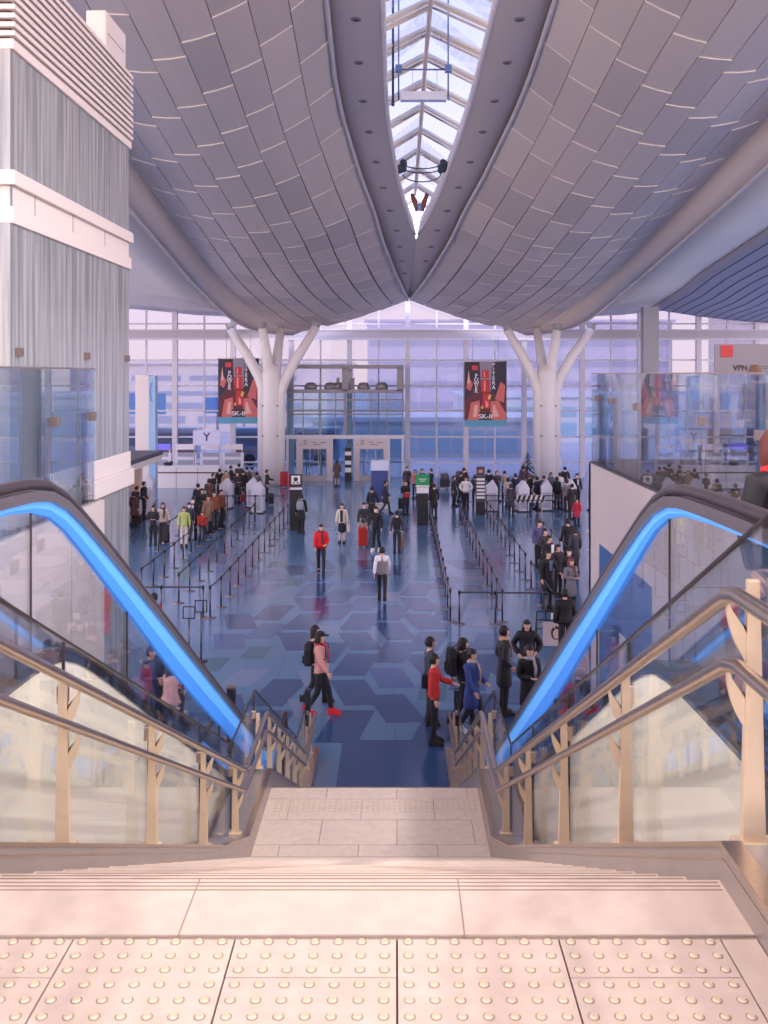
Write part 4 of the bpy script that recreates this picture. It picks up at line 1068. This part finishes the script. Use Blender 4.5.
def garment(kind, pose):
    k = (kind, pose)
    if k in BODY: return BODY[k]
    j = J(pose)
    if kind in ('jacket', 'coat', 'puffer', 'vest'):
        f = {'jacket': 1.12, 'coat': 1.18, 'puffer': 1.38, 'vest': 1.2}[kind]
        hem = {'jacket': .86, 'coat': .50, 'puffer': .84, 'vest': .88}[kind]
        V = [(0,.0,1.12),(0,.005,1.30),(0,.01,1.40),(0,.006,1.485)]; R = [(.135*f,.108*f),(.155*f,.12*f),(.125*f,.095*f),(.072,.066)]
        E = [(0,1),(1,2),(2,3)]; zs = [.96, hem] if hem > .8 else [.92, .70, hem]
        p = 0
        for i, z in enumerate(zs):
            V.append((0,0,z)); g = (1.08 if hem > .8 else 1.0+.14*(i+1)); R.append((.142*f*g, .112*f*g)); E.append((p, len(V)-1)); p = len(V)-1
        if kind != 'vest':
            for s in (-1, 1):
                n = len(V); w = lp(j['el',s], j['wr',s], 1.0)
                V += [j['sh',s], lp(j['sh',s], j['el',s], .5), j['el',s], w]; R += [.068*f, .062*f, .056*f, .040*f+.004]
                E += [(2,n),(n,n+1),(n+1,n+2),(n+2,n+3)]
    elif kind == 'trousers':
        V = [(0,0,1.02),(0,0,.94)]; R = [(.128,.10),(.138,.108)]; E = [(0,1)]
        for s in (-1, 1):
            n = len(V); V += [j['hip',s], lp(j['hip',s], j['kn',s], .5), j['kn',s], lp(j['kn',s], j['an',s], .97)]
            R += [.094, .086, .070, .058]; E += [(1,n),(n,n+1),(n+1,n+2),(n+2,n+3)]
    elif kind == 'skirt':
        V = [(0,0,1.08),(0,0,.95),(0,0,.72),(0,0,.42)]; R = [(.125,.10),(.15,.12),(.185,.15),(.22,.18)]; E = [(0,1),(1,2),(2,3)]
    me = skin_mesh(V, E, R)
    BODY[k] = me; return me
def shoe_mesh(pose):
    k = ('shoe', pose)
    if k in BODY: return BODY[k]
    j = J(pose); mb = MB()
    for s in (-1, 1):
        a = j['an', s]
        pts = [(a[1]+.07, a[2]-.085), (a[1]+.065, a[2]+.04), (a[1]-.055, a[2]+.045), (a[1]-.13, a[2]-.005), (a[1]-.20, a[2]-.03), (a[1]-.215, a[2]-.085)]
        if a[2] > .12: pts = [(y, z+(.045 if y > a[1] else -.03)) for y, z in pts]
        mb.prism([(y, max(.0, z)) for y, z in pts], 'x', a[0]-.052, a[0]+.052)
    me = mb.mesh('shoe', M_black); BODY[k] = me; return me
def hair_mesh(kind):
    k = ('hair', kind)
    if k in BODY: return BODY[k]
    mb = MB()
    vs = bmesh.ops.create_uvsphere(mb.bm, u_segments=22, v_segments=16, radius=1)['verts']
    for v in vs:
        x, y, z = v.co
        v.co = Vector((x*.094, .002+y*.108, 1.622+z*.112))
        for f in v.link_faces: f.smooth = True
    cut = {'short': 1.565, 'bob': 1.50, 'long': 1.44, 'bun': 1.56, 'beanie': 1.585, 'hood': 1.44}[kind]
    dele = [f for f in mb.bm.faces if (f.calc_center_median().y < -.045 and f.calc_center_median().z < (1.648 if kind != 'beanie' else 1.645)) or f.calc_center_median().z < 1.545]
    bmesh.ops.delete(mb.bm, geom=dele, context='FACES')
    if kind in ('bob', 'long', 'hood'):
        n = 14; rings = []
        for z, rx, ry, sy in ((1.66,.094,.104,.005),(1.60,.102,.106,.008),(1.54,.104,.10,.015),(cut,.092,.08,.03)):
            rings.append([mb.bm.verts.new((rx*math.cos(a), sy+ry*math.sin(a), z)) for a in [-.45+(PI+.9)*i/n for i in range(n+1)]])
        for a, b in zip(rings[:-1], rings[1:]):
            for i in range(n): mb.bm.faces.new((a[i], a[i+1], b[i+1], b[i])).smooth = True
    if kind == 'bun': mb.ball((0,.09,1.68), (.045,.045,.045))
    if kind == 'beanie': mb.lathe(0,.004,[(.098,1.635),(.104,1.65),(.098,1.668)],18)
    if kind == 'hood': mb.ball((0,.07,1.50), (.12,.07,.09))
    me = mb.mesh('hair', M_black); BODY[k] = me
    return me
COLM = {}
def cm(c, rough=.75):
    c = tuple(c)
    if c not in COLM: COLM[c] = mat('cloth_%d_%d_%d' % c, hexc(*c), rough)
    return COLM[c]
def inst(name, me, parent, m=None, solid=False):
    o = link(name, me, parent)
    if m is not None:
        if not me.materials: me.materials.append(m)
        o.material_slots[0].link = 'OBJECT'; o.material_slots[0].material = m
    return o
BLK = (34,31,38); DKG = (58,56,66); NAVY = (44,48,80); HAIR = (36,28,28)
def person(px, ytop, h, head, label, pose='stand', top='jacket', tc=BLK, bot='trousers', bc=BLK, hair='short', hc=HAIR, shoe=(40,36,40), z=0., Y=None, extra=(), X=None):
    if Y is None: Y = F*(H-z-h)/(ytop-VY)
    if X is None: X = (px-VX)*Y/F
    p = thing('person', label, 'person', (X, Y, z), math.radians(head))
    p.scale = (h/1.70,)*3
    inst('body', body_mesh(pose), p)
    inst('hair' if hair != 'beanie' else 'hat', hair_mesh(hair), p, cm(hc, .6))
    inst({'jacket':'jacket','coat':'coat','puffer':'puffer_jacket','vest':'waistcoat'}[top], garment(top, pose), p, cm(tc))
    inst(bot, garment(bot, pose), p, cm(bc))
    inst('shoe', shoe_mesh(pose), p, cm(shoe))
    for e in extra:
        k, c = e
        if k == 'scarf':
            MB().tube([(.085*math.cos(a), -.005+.08*math.sin(a), 1.475+.01*math.sin(2*a)) for a in [2*PI*i/12 for i in range(13)]], .032, 8).tube([(.05,-.10,1.46),(.06,-.165,1.30),(.05,-.17,1.08)], [.03,.034,.028], 8, flat=.5).obj('scarf', cm(c), p)
        if k == 'mask': MB().ball((0,-.088,1.556), (.048,.026,.036)).obj('face_mask', cm(c), p)
        if k == 'shirt': MB().prism([(-.045,1.44),(.045,1.44),(.03,1.15),(-.03,1.15)], 'y', -.172, -.12).obj('shirt_front', cm(c), p)
        if k == 'inner': MB().prism([(-.06,1.45),(.06,1.45),(.055,.95),(-.055,.95)], 'y', -.178, -.11).obj('inner_top', cm(c), p)
        if k == 'sleeves':
            q = garment('jacket', pose); inst('shirt', q, p, cm(c))
            p.children[-1].scale = (.99,.99,.99)
        if k == 'cap': MB().ball((0,.0,1.685), (.095,.11,.062)).box(-.06,.06,-.19,-.08,1.655,1.667).obj('cap', cm(c), p, bevel=.004)
        if k == 'phone': MB().box(-.035,.035,-.365,-.352,1.17,1.31).obj('phone', cm(c), p)
    return p
def place_on(p, name, label, cat, loc, build, rz=0):
    """a top-level thing carried by a person: p's own frame -> world"""
    R = Matrix.Rotation(p.rotation_euler.z, 3, 'Z'); s = p.scale[0]
    w = Vector(p.location) + R @ (Vector(loc)*s)
    t = thing(name, label, cat, w, p.rotation_euler.z+rz); build(t); return t
def bag_pack(c, w=.15, hh=.42):
    def f(t):
        MB().prism([(-w,0),(w,0),(w*1.02,hh*.7),(w*.7,hh),(-w*.7,hh),(-w*1.02,hh*.7)], 'y', .0, .15).obj('pack', cm(c), t, bevel=.03)
        MB().prism([(-w*.7,.04),(w*.7,.04),(w*.65,hh*.45),(-w*.65,hh*.45)], 'y', .14, .20).obj('front_pocket', cm(c), t, bevel=.02)
        for s in (-1, 1): MB().tube([(s*.09,.02,hh-.02),(s*.10,-.10,hh+.06),(s*.115,-.30,hh-.04),(s*.11,-.29,.16),(s*.10,.0,.05)], .017, 6, flat=.6).obj('strap', cm(c), t)
    return f
def backpack(p, c, label, w=.15, hh=.42): return place_on(p, 'backpack', label, 'backpack', (0,.155,1.03), bag_pack(c, w, hh))
def tote(p, c, label, s=1, drop=.0):
    def f(t):
        MB().prism([(-.15,0),(.15,0),(.17,.30),(-.17,.30)], 'x', -.05, .05).obj('bag_body', cm(c), t, bevel=.015)
        for q in (-.03,.03): MB().tube([(q,-.09,.29),(q,-.05,.50),(q,.05,.50),(q,.09,.29)], .009, 6).obj('handle', cm(c), t)
    return place_on(p, 'tote_bag', label, 'bag', (s*.30,-.02,.52-drop), f)
def suitcase(x, y, rz, c, hh, label, handle=True, grp=None):
    t = thing('suitcase', label, 'suitcase', (x,y,0), math.radians(rz), grp)
    w = hh*.25
    MB().box(-w,w,-.13,.13,.06,hh).obj('shell', cm(c, .35), t, bevel=.035)
    mb = MB()
    for k in (-.6,-.2,.2,.6): mb.box(k*w-.012,k*w+.012,-.138,.138,.1,hh-.05)
    mb.obj('rib', cm(tuple(int(v*.8) for v in c), .4), t)
    for sx in (-1,1):
        for sy in (-1,1): MB().prism([(sy*.10+.03*math.cos(a*PI/5), .032+.03*math.sin(a*PI/5)) for a in range(10)], 'x', sx*(w-.05)-.012, sx*(w-.05)+.012).obj('wheel', M_rubber, t)
    if handle:
        MB().tube([(-.09,.08,hh-.02),(-.09,.08,hh+.33),(.09,.08,hh+.33),(.09,.08,hh-.02)], .011, 6).obj('pull_handle', M_steel, t)
    return t
def floor_xy(px, py): Y = 6790/(py-VY); return ((px-VX)*Y/F, Y)

# --- centre of the hall
person(321,525,1.70,5,'person in a bright red puffer jacket and black trousers walking up the open aisle','walk_hold','puffer',(214,30,38),bc=BLK,extra=[('scarf',(96,44,48))])
p = person(342,504,1.63,-5,'person in an open cream coat over a long black dress with a pale tote','stand','jacket',(226,214,200),'skirt',BLK,'long',(50,34,30),extra=[('inner',BLK)])
tote(p,(222,206,196),'pale cream tote bag hanging from the person in the cream coat',1)
person(364,503,1.70,8,'person in a dark jacket standing behind the tall red suitcase','stand','jacket',(48,50,58),bc=(176,150,140))
suitcase(*floor_xy(363,547),5,(190,44,42),.80,'tall red suitcase standing upright in the middle of the aisle')
p = person(376,507,1.74,-15,'person in a long black coat with white face mask leaning on the red suitcase','lean','jacket',BLK,bc=BLK,shoe=(226,226,230),extra=[('mask',(236,236,240))])
p = person(397,511,1.66,178,'person seen from behind with a black backpack, pulling a small beige suitcase','pull','jacket',(74,66,80),bc=(44,42,56),hair='beanie',hc=(30,28,36))
backpack(p,(28,26,34),'black backpack on the person pulling the small beige suitcase')
suitcase(*floor_xy(400.5,549),10,(150,118,104),.50,'small beige cabin suitcase rolling behind the backpacked person')
person(382,548,1.66,180,'person seen from behind in white sleeves, grey waistcoat and black trousers','walk','vest',(132,122,130),bc=(38,34,42),extra=[('sleeves',(232,228,236))])
p = person(301,488,1.72,175,'person in black with a pale grey backpack facing away beside the poster stand','stand','coat',BLK,bc=BLK,hair='bob',Y=42.7)
backpack(p,(136,142,154),'pale grey backpack worn by the person at the poster stand')
person(337,460,1.66,170,'person in a brown coat standing at the narrow notice board by the doors','stand','coat',(86,66,66),bc=(176,146,140),hair='long')
p = person(372,487,1.74,150,'person in a dark coat half hidden at the left of the blue pillar sign','lean','coat',(36,36,48))
person(385.5,481,1.66,90,'person in dark clothes walking just right of the blue pillar sign','walk','coat',(52,48,60),bc=(60,54,66))
suitcase(*floor_xy(401,510),0,(36,36,46),.62,'black suitcase with raised handle between the pillar sign and the green sign')
p = person(407,467,1.72,0,'person in a charcoal cap and dark jacket standing left of the green sign','stand','jacket',(66,62,68),hair='beanie',hc=(52,48,54))
p = person(405.5,481,1.70,20,'person in a black coat with a red bag just left of the green sign','phone','coat',(42,30,38))
place_on(p,'shoulder_bag','red shoulder bag held by the black-coated person by the green sign','bag',(-.02,-.22,.92),lambda t: (MB().box(-.16,.16,-.05,.05,0,.22).obj('bag_body',cm((186,40,56)),t,bevel=.03), MB().tube([(-.14,0,.2),(-.08,.05,.42),(.08,.05,.42),(.14,0,.2)],.01,6).obj('strap',cm(BLK),t)))
person(415,470,1.60,-20,'person in a pinkish jumper behind the green sign','stand','jacket',(200,130,122),bc=NAVY,hair='long')
person(422,469,1.74,10,'person in navy directly behind the green sign','stand','jacket',(44,48,74))
person(431,469,1.73,-60,'person in a black jacket leaning over luggage right of the green sign','reach','jacket',(46,42,50))
person(434,474,1.70,200,'tall dark-dressed person close behind the right of the green sign pedestal','stand','coat',BLK,Y=46.8)
def trolley(x, y, rz, label):
    t = thing('luggage_trolley', label, 'trolley', (x,y,0), math.radians(rz))
    MB().tube([(-.3,.3,.12),(-.3,.38,1.0),(.3,.38,1.0),(.3,.3,.12)], .022, 8).obj('push_frame', M_steel, t)
    MB().box(-.3,.3,-.5,.32,.13,.17).obj('platform', M_steel, t)
    for sx, sy in ((-.25,.28),(.25,.28),(0,-.45)): MB().prism([(sy+.07*math.cos(a*PI/5), .07+.07*math.sin(a*PI/5)) for a in range(10)], 'x', sx-.02, sx+.02).obj('wheel', M_rubber, t)
    MB().box(-.26,.26,-.42,.2,.17,.62).obj('trunk', cm((52,50,60)), t, bevel=.04)
    MB().box(-.22,.22,-.35,.15,.62,.95).obj('holdall', cm((84,80,94)), t, bevel=.05)
trolley(3.0,59.0,10,'luggage trolley piled with dark bags right of the green sign, nearer one')
trolley(4.1,60.4,-30,'luggage trolley piled with dark bags beyond the nearer trolley')
# --- foreground group
p = person(320,633,1.68,80,'person in a pink jumper, black cap and red trainers walking right near the stairs','walk','jacket',(226,160,154),bc=(34,32,40),hair='bob',shoe=(222,40,56),extra=[('cap',(36,34,40)),('scarf',(214,48,70))])
backpack(p,(30,28,34),'black backpack on the person in the pink jumper',.16,.46)
person(315,638,1.64,95,'person in beige walking just behind the pink jumper','walk','jacket',(196,164,146),bc=(36,34,42),hair='long',Y=20.6)
p = person(434,655,1.68,85,'person in a red sweater and black trousers at the right foot of the stairs','reach','jacket',(196,44,44),bc=(34,28,34))
p = person(430,645,1.72,95,'person in a dark green-grey jacket behind the red sweater','stand','jacket',(62,74,84),Y=19.4)
place_on(p,'shoulder_bag','black shoulder bag on the person behind the red sweater','bag',(-.24,.06,.78),lambda t: (MB().box(-.04,.04,-.14,.14,0,.28).obj('bag_body',cm(BLK),t,bevel=.03), MB().tube([(0,-.1,.27),(.08,-.04,.66),(0,.08,.27)],.01,6).obj('strap',cm(BLK),t)))
person(472,650,1.64,50,'person in a blue jacket carrying a black coat at the foot of the stairs','walk_hold','coat',(58,78,148),bc=(34,34,46),hair='bun',shoe=(220,220,226),extra=[('scarf',(186,170,160))])
p = person(463,639,1.74,100,'person in black with a big black backpack beside the blue jacket','walk','jacket',(34,30,36),hair='bob')
backpack(p,(30,26,32),'big black backpack on the person beside the blue jacket',.19,.52)
person(504,627,1.80,100,'tall person in a long charcoal coat and tan scarf near the right escalator','pockets','coat',(46,46,54),extra=[('scarf',(196,162,144))])
person(529,646,1.72,20,'person in a long black coat with a grey scarf beside the charcoal coat','phone','coat',(26,24,30),bc=(30,28,34),hair='bob',extra=[('scarf',(168,166,174))])
person(527,621,1.62,-5,'person in a black hooded jacket fixing a bag behind the long coats','hip','puffer',(28,26,32),hair='hood',hc=(24,22,28))
p = person(583,641,1.62,160,'person in a pale pink jacket seen through the right escalator glass','stand','jacket',(226,186,186),bc=(60,50,70),hair='bob')
backpack(p,(220,190,192),'pale pink backpack on the person behind the right escalator glass')
suitcase(*floor_xy(567,710),20,(176,40,66),.55,'dark pink suitcase behind the right escalator glass')
# person on the escalator
person(768,430,1.42,25,'person with red-brown hair, red scarf and black jacket on the right escalator','reach','jacket',(34,32,38),bc=(58,60,80),hair='bob',hc=(96,44,38),z=5.30,Y=4.75,X=1.88,extra=[('scarf',(190,34,48))])
# heads on the mezzanine
person(745,364,1.55,190,'person with brown hair on the upper level behind the right railing',hair='bob',hc=(110,76,64),tc=(86,70,70),z=ZU,X=4.9,Y=13.2)
person(762,366,1.53,190,'person with dark hair at the right edge on the upper level',hair='short',hc=(44,38,44),tc=(50,50,60),z=ZU,X=5.35,Y=13.5)
# --- right queue
R_ = [(539,521,1.70,20,'person in a lilac jacket, rearmost of the group behind the right cross line','stand','jacket',(88,84,130),{}),
 (545,529,1.70,25,'person in a dark patterned jacket below the lilac jacket in the right queue','phone','jacket',(60,58,66),{}),
 (549,536,1.72,40,'person in a black suit and white shirt in the right queue','stand','jacket',BLK,dict(extra=[('shirt',(232,228,236))])),
 (548,551,1.74,25,'person in a long black coat with blue shirt, front left of the right queue','reach','coat',BLK,dict(extra=[('shirt',(90,110,150))])),
 (558,545,1.62,30,'person in black with a reddish bag in the middle of the right queue','phone','jacket',(48,38,46),dict(hair='bob')),
 (569,549,1.66,5,'person with white face mask in the right queue','stand','jacket',(40,38,46),dict(hair='bob',extra=[('mask',(236,232,236))])),
 (571,559,1.60,25,'person in a grey jacket with a brown scarf, front right of the right queue','phone','coat',(118,116,124),dict(hair='long',hc=(120,56,50),extra=[('scarf',(112,58,60))])),
 (568,519,1.74,190,'person in black facing away at a desk in the right queue','stand','coat',BLK,dict()),
 (575,528,1.60,200,'person in a dark grey coat beside the black coat at the desk','stand','coat',(66,66,78),dict(hair='bob')),
 (565,590,1.74,185,'large person in black facing away, nearest to the escalator on the right','lean','puffer',(28,25,30),dict()),
 (577,499,1.25,0,'small child in a red coat by the right wall','stand','coat',(206,40,70),dict(hair='bob'))]
for a in R_: person(a[0],a[1],a[2],a[3],a[4],a[5],a[6],a[7],**a[8])
# --- right kiosks
K_ = [(466,477,1.66,0,'person in a white puffer coat and black trousers left of the menu board','hip','puffer',(228,222,226),dict(bc=(30,28,34))),
 (464,468,1.72,160,'person in dark red and black behind the white puffer coat','stand','jacket',(64,34,44),dict()),
 (461,472,1.64,120,'person bending in black behind the white puffer coat','lean','jacket',BLK,dict()),
 (475,475,1.60,170,'person in dark teal between the white puffer coat and menu board','stand','jacket',(36,60,72),dict(hair='bob')),
 (497,471,1.70,30,'person with brown hair in a dark jacket behind the kiosk by the menu board','phone','jacket',(58,52,62),dict(hair='bob',hc=(96,64,56))),
 (504.5,471,1.68,180,'person in a beige coat at the kiosk right of the menu board','phone','jacket',(176,156,150),dict()),
 (508,478,1.55,190,'short person in a pale coat between the first two right kiosks','stand','coat',(204,192,200),dict(hair='bob')),
 (515.5,474,1.74,185,'person in a long navy coat facing away at the second right kiosk','stand','coat',(44,44,66),dict()),
 (511,484,1.60,170,'person in dark grey beside the navy coat','stand','coat',(58,56,66),dict(hair='bob')),
 (530,474,1.66,120,'person in black with reddish hair at the potted conifer','phone','jacket',(40,34,42),dict(hair='bob',hc=(104,62,54))),
 (537,477,1.68,240,'person bent in a black jacket right of the striped board','lean','puffer',(34,32,40),dict()),
 (544,476,1.64,160,'person in charcoal between the third and fourth right kiosks','stand','puffer',(54,52,62),dict()),
 (557,477,1.66,140,'person in dark green-black near the fourth right kiosk','stand','puffer',(40,44,46),dict(hair='bob')),
 (565,467,1.76,180,'tall person in black at the rear of the right kiosks','stand','jacket',BLK,dict()),
 (567,480,1.68,170,'person in a grey hooded jacket at the rightmost visible kiosk','phone','jacket',(120,116,126),dict()),
 (572,484,1.72,190,'person in black trousers and dark coat by the right wall edge','stand','coat',(46,42,52),dict())]
K_ += [(489,470,1.72,150,'person in a black cap and dark jacket just right of the menu board','phone','jacket',(46,44,52),dict(hair='beanie')),
 (523,473,1.70,200,'person in a plum jacket left of the potted conifer','stand','jacket',(84,58,78),dict(hair='bob',Y=56)),
 (551,479,1.60,30,'person in a grey-blue coat beside the dark green-black jacket','phone','coat',(86,92,114),dict(hair='long',Y=53)),
 (577,474,1.74,10,'person in a dark suit nearest the right wall among the kiosks','stand','jacket',(40,40,52),dict(extra=[('shirt',(222,220,230))])),
 (454,476,1.62,60,'person in a long charcoal coat beside the two luggage trolleys','reach','coat',(60,56,64),dict(hair='bob')),
 (560,473,1.66,210,'person in an off-white jumper behind the grey hooded jacket','stand','jacket',(206,200,208),dict(hair='short'))]
for a in K_: person(a[0],a[1],a[2],a[3],a[4],a[5],a[6],a[7],**a[8])
# --- left side
L_ = [(137,486,1.66,120,'person in a black jacket at the far left under the dark canopy','phone','jacket',(48,40,52),dict(Y=46)),
 (134,492,1.60,150,'person in a brown dress at the far left counter','stand','coat',(90,58,56),dict(hair='bob')),
 (144,482,1.78,90,'big person in a black jacket facing right at the far left counter','pockets','puffer',(32,30,38),dict()),
 (153,506,1.62,10,'person in black next to the beige coat on the left','phone','jacket',(44,42,52),dict(hair='bob')),
 (163,503,1.66,10,'person in a beige coat and dark scarf behind a black suitcase on the left','stand','jacket',(206,184,172),dict(bc=(60,50,60),hair='bob',hc=(84,56,50),extra=[('scarf',(50,44,54))])),
 (184,507,1.62,15,'person in a yellow-green jacket in the left queue','stand','jacket',(178,190,112),dict(bc=(206,196,190),hair='bob')),
 (193,498,1.76,5,'person in a black suit with open white shirt and mask in the left queue','stand','jacket',(30,30,38),dict(extra=[('shirt',(224,226,238)),('mask',(236,236,240))])),
 (189,503,1.60,20,'person with mask and bulky black hat behind the black suit','stand','jacket',(60,60,80),dict(hair='beanie',hc=(30,28,34),extra=[('mask',(236,236,240))])),
 (202,489,1.68,30,'person with long dark hair in a black coat in the left queue','phone','jacket',(44,40,50),dict(hair='long')),
 (202,512,1.20,20,'child in a red jacket in the left queue','stand','puffer',(196,54,44),dict(hair='bob',bc=(50,44,54))),
 (208,496,1.64,40,'person in a tan coat beside the long-haired black coat','stand','coat',(150,112,92),dict(hair='bob',hc=(90,60,50))),
 (214,492,1.70,30,'person in a rust brown jacket in the left queue, left of two','stand','puffer',(134,74,50),dict(hair='bob',hc=(80,52,46))),
 (221,490,1.72,60,'person in a dark brown jacket in the left queue, right of two','stand','puffer',(104,60,46),dict()),
 (213,474,1.66,60,'person with brown hair in black behind the rust brown jacket','phone','jacket',(40,36,44),dict()),
 (219.5,469,1.72,200,'tall person in a black jacket above the left queue','stand','jacket',(34,32,40),dict()),
 (231,466,1.74,100,'big person in a black puffer jacket at the left kiosks','reach','puffer',(30,30,38),dict()),
 (237,472,1.70,30,'person in black and white patterned shirt at the left kiosks','phone','jacket',(60,56,62),dict(hair='bob')),
 (243,470,1.70,200,'person in a long black coat in the middle of the left kiosks','stand','coat',(34,30,38),dict()),
 (247,467,1.74,190,'person in dark grey with short hair at the left kiosks','stand','jacket',(84,78,86),dict()),
 (252,467,1.72,180,'person in a beige patterned coat at the left kiosks','stand','coat',(150,134,130),dict()),
 (267,470,1.70,90,'person in an olive black jacket reaching right near the left tree column','reach','jacket',(50,48,46),dict()),
 (154,594,1.68,150,'person in a red jacket with black hair just beyond the left escalator','stand','jacket',(206,40,36),dict()),
 (151,651,1.70,60,'person in a blue checked shirt behind the left escalator glass','phone','jacket',(62,78,124),dict(bc=(52,60,110),Y=18.8)),
 (163,652,1.64,80,'person with dark hair in a grey jacket between the blue checked shirt and pink hood','stand','jacket',(64,62,76),dict(hair='bob',Y=19.7)),
 (171,660,1.60,120,'person in a pale pink top and dark hair behind the left escalator glass','stand','puffer',(226,168,160),dict(hair='long',hc=(40,30,32),Y=18.1)),
 (181,664,1.62,100,'person in a salmon red jacket behind the left escalator glass','stand','jacket',(196,100,108),dict(hair='bob',hc=(84,50,52),Y=19.1)),
 ]
L_ += [(226,471,1.62,20,'person in a camel coat with long hair left of the big black puffer','stand','coat',(168,132,108),dict(hair='long',hc=(84,54,46))),
 (239,464,1.76,170,'tall person in charcoal at the rear of the left kiosks','stand','jacket',(62,60,70),dict()),
 (209,479,1.68,200,'person in a plaid-brown jacket behind the tan coat','phone','jacket',(98,74,66),dict(hair='bob')),
 (257,472,1.60,200,'person in a slate coat right of the beige patterned coat','stand','coat',(92,96,112),dict(hair='bob')),
 (198,484,1.72,210,'person in dark navy behind the black suit in the left queue','stand','jacket',(40,44,66),dict())]
for a in L_: person(a[0],a[1],a[2],a[3],a[4],a[5],a[6],a[7],**a[8])
def sc_at(px, ybot, c, hh, rz, label): x, y = floor_xy(px, ybot); suitcase(x, y, rz, c, hh, label)
sc_at(164,543,(40,32,44),.78,5,'large black suitcase in front of the beige-coated person on the left')
sc_at(271,505,(40,38,48),.62,10,'black suitcase standing beside the olive-jacketed person')
sc_at(243,503,(176,44,52),.50,0,'small red suitcase on the floor between the left kiosks')
sc_at(292,488,(196,36,44),.85,0,'tall red suitcase, the right one at the foot of the left tree column')
sc_at(284,487,(178,40,48),.95,0,'tall red suitcase, the left one at the foot of the left tree column')
sc_at(155,523,(62,58,120),.6,30,'violet-blue suitcase by the far left counter')
sc_at(139,525,(70,62,66),.5,0,'brown suitcase under the canopy at the far left')
sc_at(222,521,(36,34,42),.55,0,'black suitcase beside the dark brown jacket in the left queue')
sc_at(540,560,(30,28,36),.7,10,'black suitcase at the front left of the right queue')

# ================================================================= LIGHT, WORLD, CAMERA
w = bpy.data.worlds.new('World'); scn.world = w; w.use_nodes = True; nt = w.node_tree; bg = nt.nodes['Background']
tc = nt.nodes.new('ShaderNodeTexCoord'); sx = nt.nodes.new('ShaderNodeSeparateXYZ'); cr = nt.nodes.new('ShaderNodeValToRGB')
e = cr.color_ramp.elements; e[0].position = .0; e[0].color = (*hexc(226,208,198), 1)
e[1].position = 1.; e[1].color = (*hexc(100,144,216), 1)
q = cr.color_ramp.elements.new(.35); q.color = (*hexc(200,198,226), 1)
q = cr.color_ramp.elements.new(.12); q.color = (*hexc(228,214,220), 1)
nt.links.new(tc.outputs['Generated'], sx.inputs[0]); nt.links.new(sx.outputs['Z'], cr.inputs[0]); mx = nt.nodes.new('ShaderNodeMixRGB'); mx.blend_type = 'MULTIPLY'; mr = nt.nodes.new('ShaderNodeMapRange')
mr.inputs['From Min'].default_value = .2; mr.inputs['From Max'].default_value = .9
nt.links.new(sx.outputs['Y'], mr.inputs['Value']); nt.links.new(mr.outputs[0], mx.inputs[0])
mx.inputs[2].default_value = (.88,.90,1.02,1)
nt.links.new(cr.outputs[0], mx.inputs[1]); nt.links.new(mx.outputs[0], bg.inputs[0])
bg.inputs[1].default_value = 3.4
for i, (x, y) in enumerate(((-9.3,5.5),(9.3,5.5),(-9.3,10.5),(9.3,10.5))):  # unseen fill lamps added to brighten the cladding beside the stairs
    t = thing('ceiling_floodlight', ['flood lamp hanging under the left roof shell nearest the landing','flood lamp hanging under the right roof shell nearest the landing','flood lamp hanging under the left roof shell above the stairs','flood lamp hanging under the right roof shell above the stairs'][i], 'light', (x,y,15.6))
    MB().lathe(0,0,[(.3,.45),(.42,.2),(.45,.0),(.42,0)],20).obj('lamp_housing', M_offw, t)
    MB().tube([(0,0,.4),(0,0,1.9)], .03, 8).obj('stem', M_steel, t)
    ld = bpy.data.lights.new('flood', 'AREA'); ld.shape = 'DISK'; ld.size = .8; ld.energy = 230; ld.spread = math.radians(64); ld.color = (1,.92,.85)
    lo = bpy.data.objects.new('lamp', ld); C.objects.link(lo); lo.parent = t; lo.location = (0,0,-.03)
    lo.rotation_euler = Vector(((-1.45 if x > 0 else 1.45)-x, (6.0 if y < 7 else 9.0)-y, 3.6-15.6)).to_track_quat('-Z', 'Y').to_euler()
sun = bpy.data.lights.new('sun', 'SUN'); sun.energy = 1.6; sun.angle = .3; sun.color = (1,.93,.86)
so = bpy.data.objects.new('sun', sun); C.objects.link(so); so.rotation_euler = (math.radians(62), 0, math.radians(14))
cam = bpy.data.cameras.new('camera'); co = bpy.data.objects.new('camera', cam); C.objects.link(co)
co.location = (0,0,H); co.rotation_euler = (PI/2,0,0)
cam.sensor_fit = 'VERTICAL'; cam.sensor_height = 36; cam.lens = 36*F/1024
cam.shift_x = -(VX-384)/1024; cam.shift_y = -(512-VY)/1024; cam.clip_end = 1000; cam.clip_start = .05
scn.camera = co
scn.view_settings.view_transform = 'Standard'; scn.view_settings.look = 'None'
scn.view_settings.gamma = 1; scn.view_settings.exposure = 0.4; scn.view_settings.use_curve_mapping = False
scn.cycles.transparent_max_bounces = 32; scn.cycles.max_bounces = 8; scn.cycles.diffuse_bounces = 4
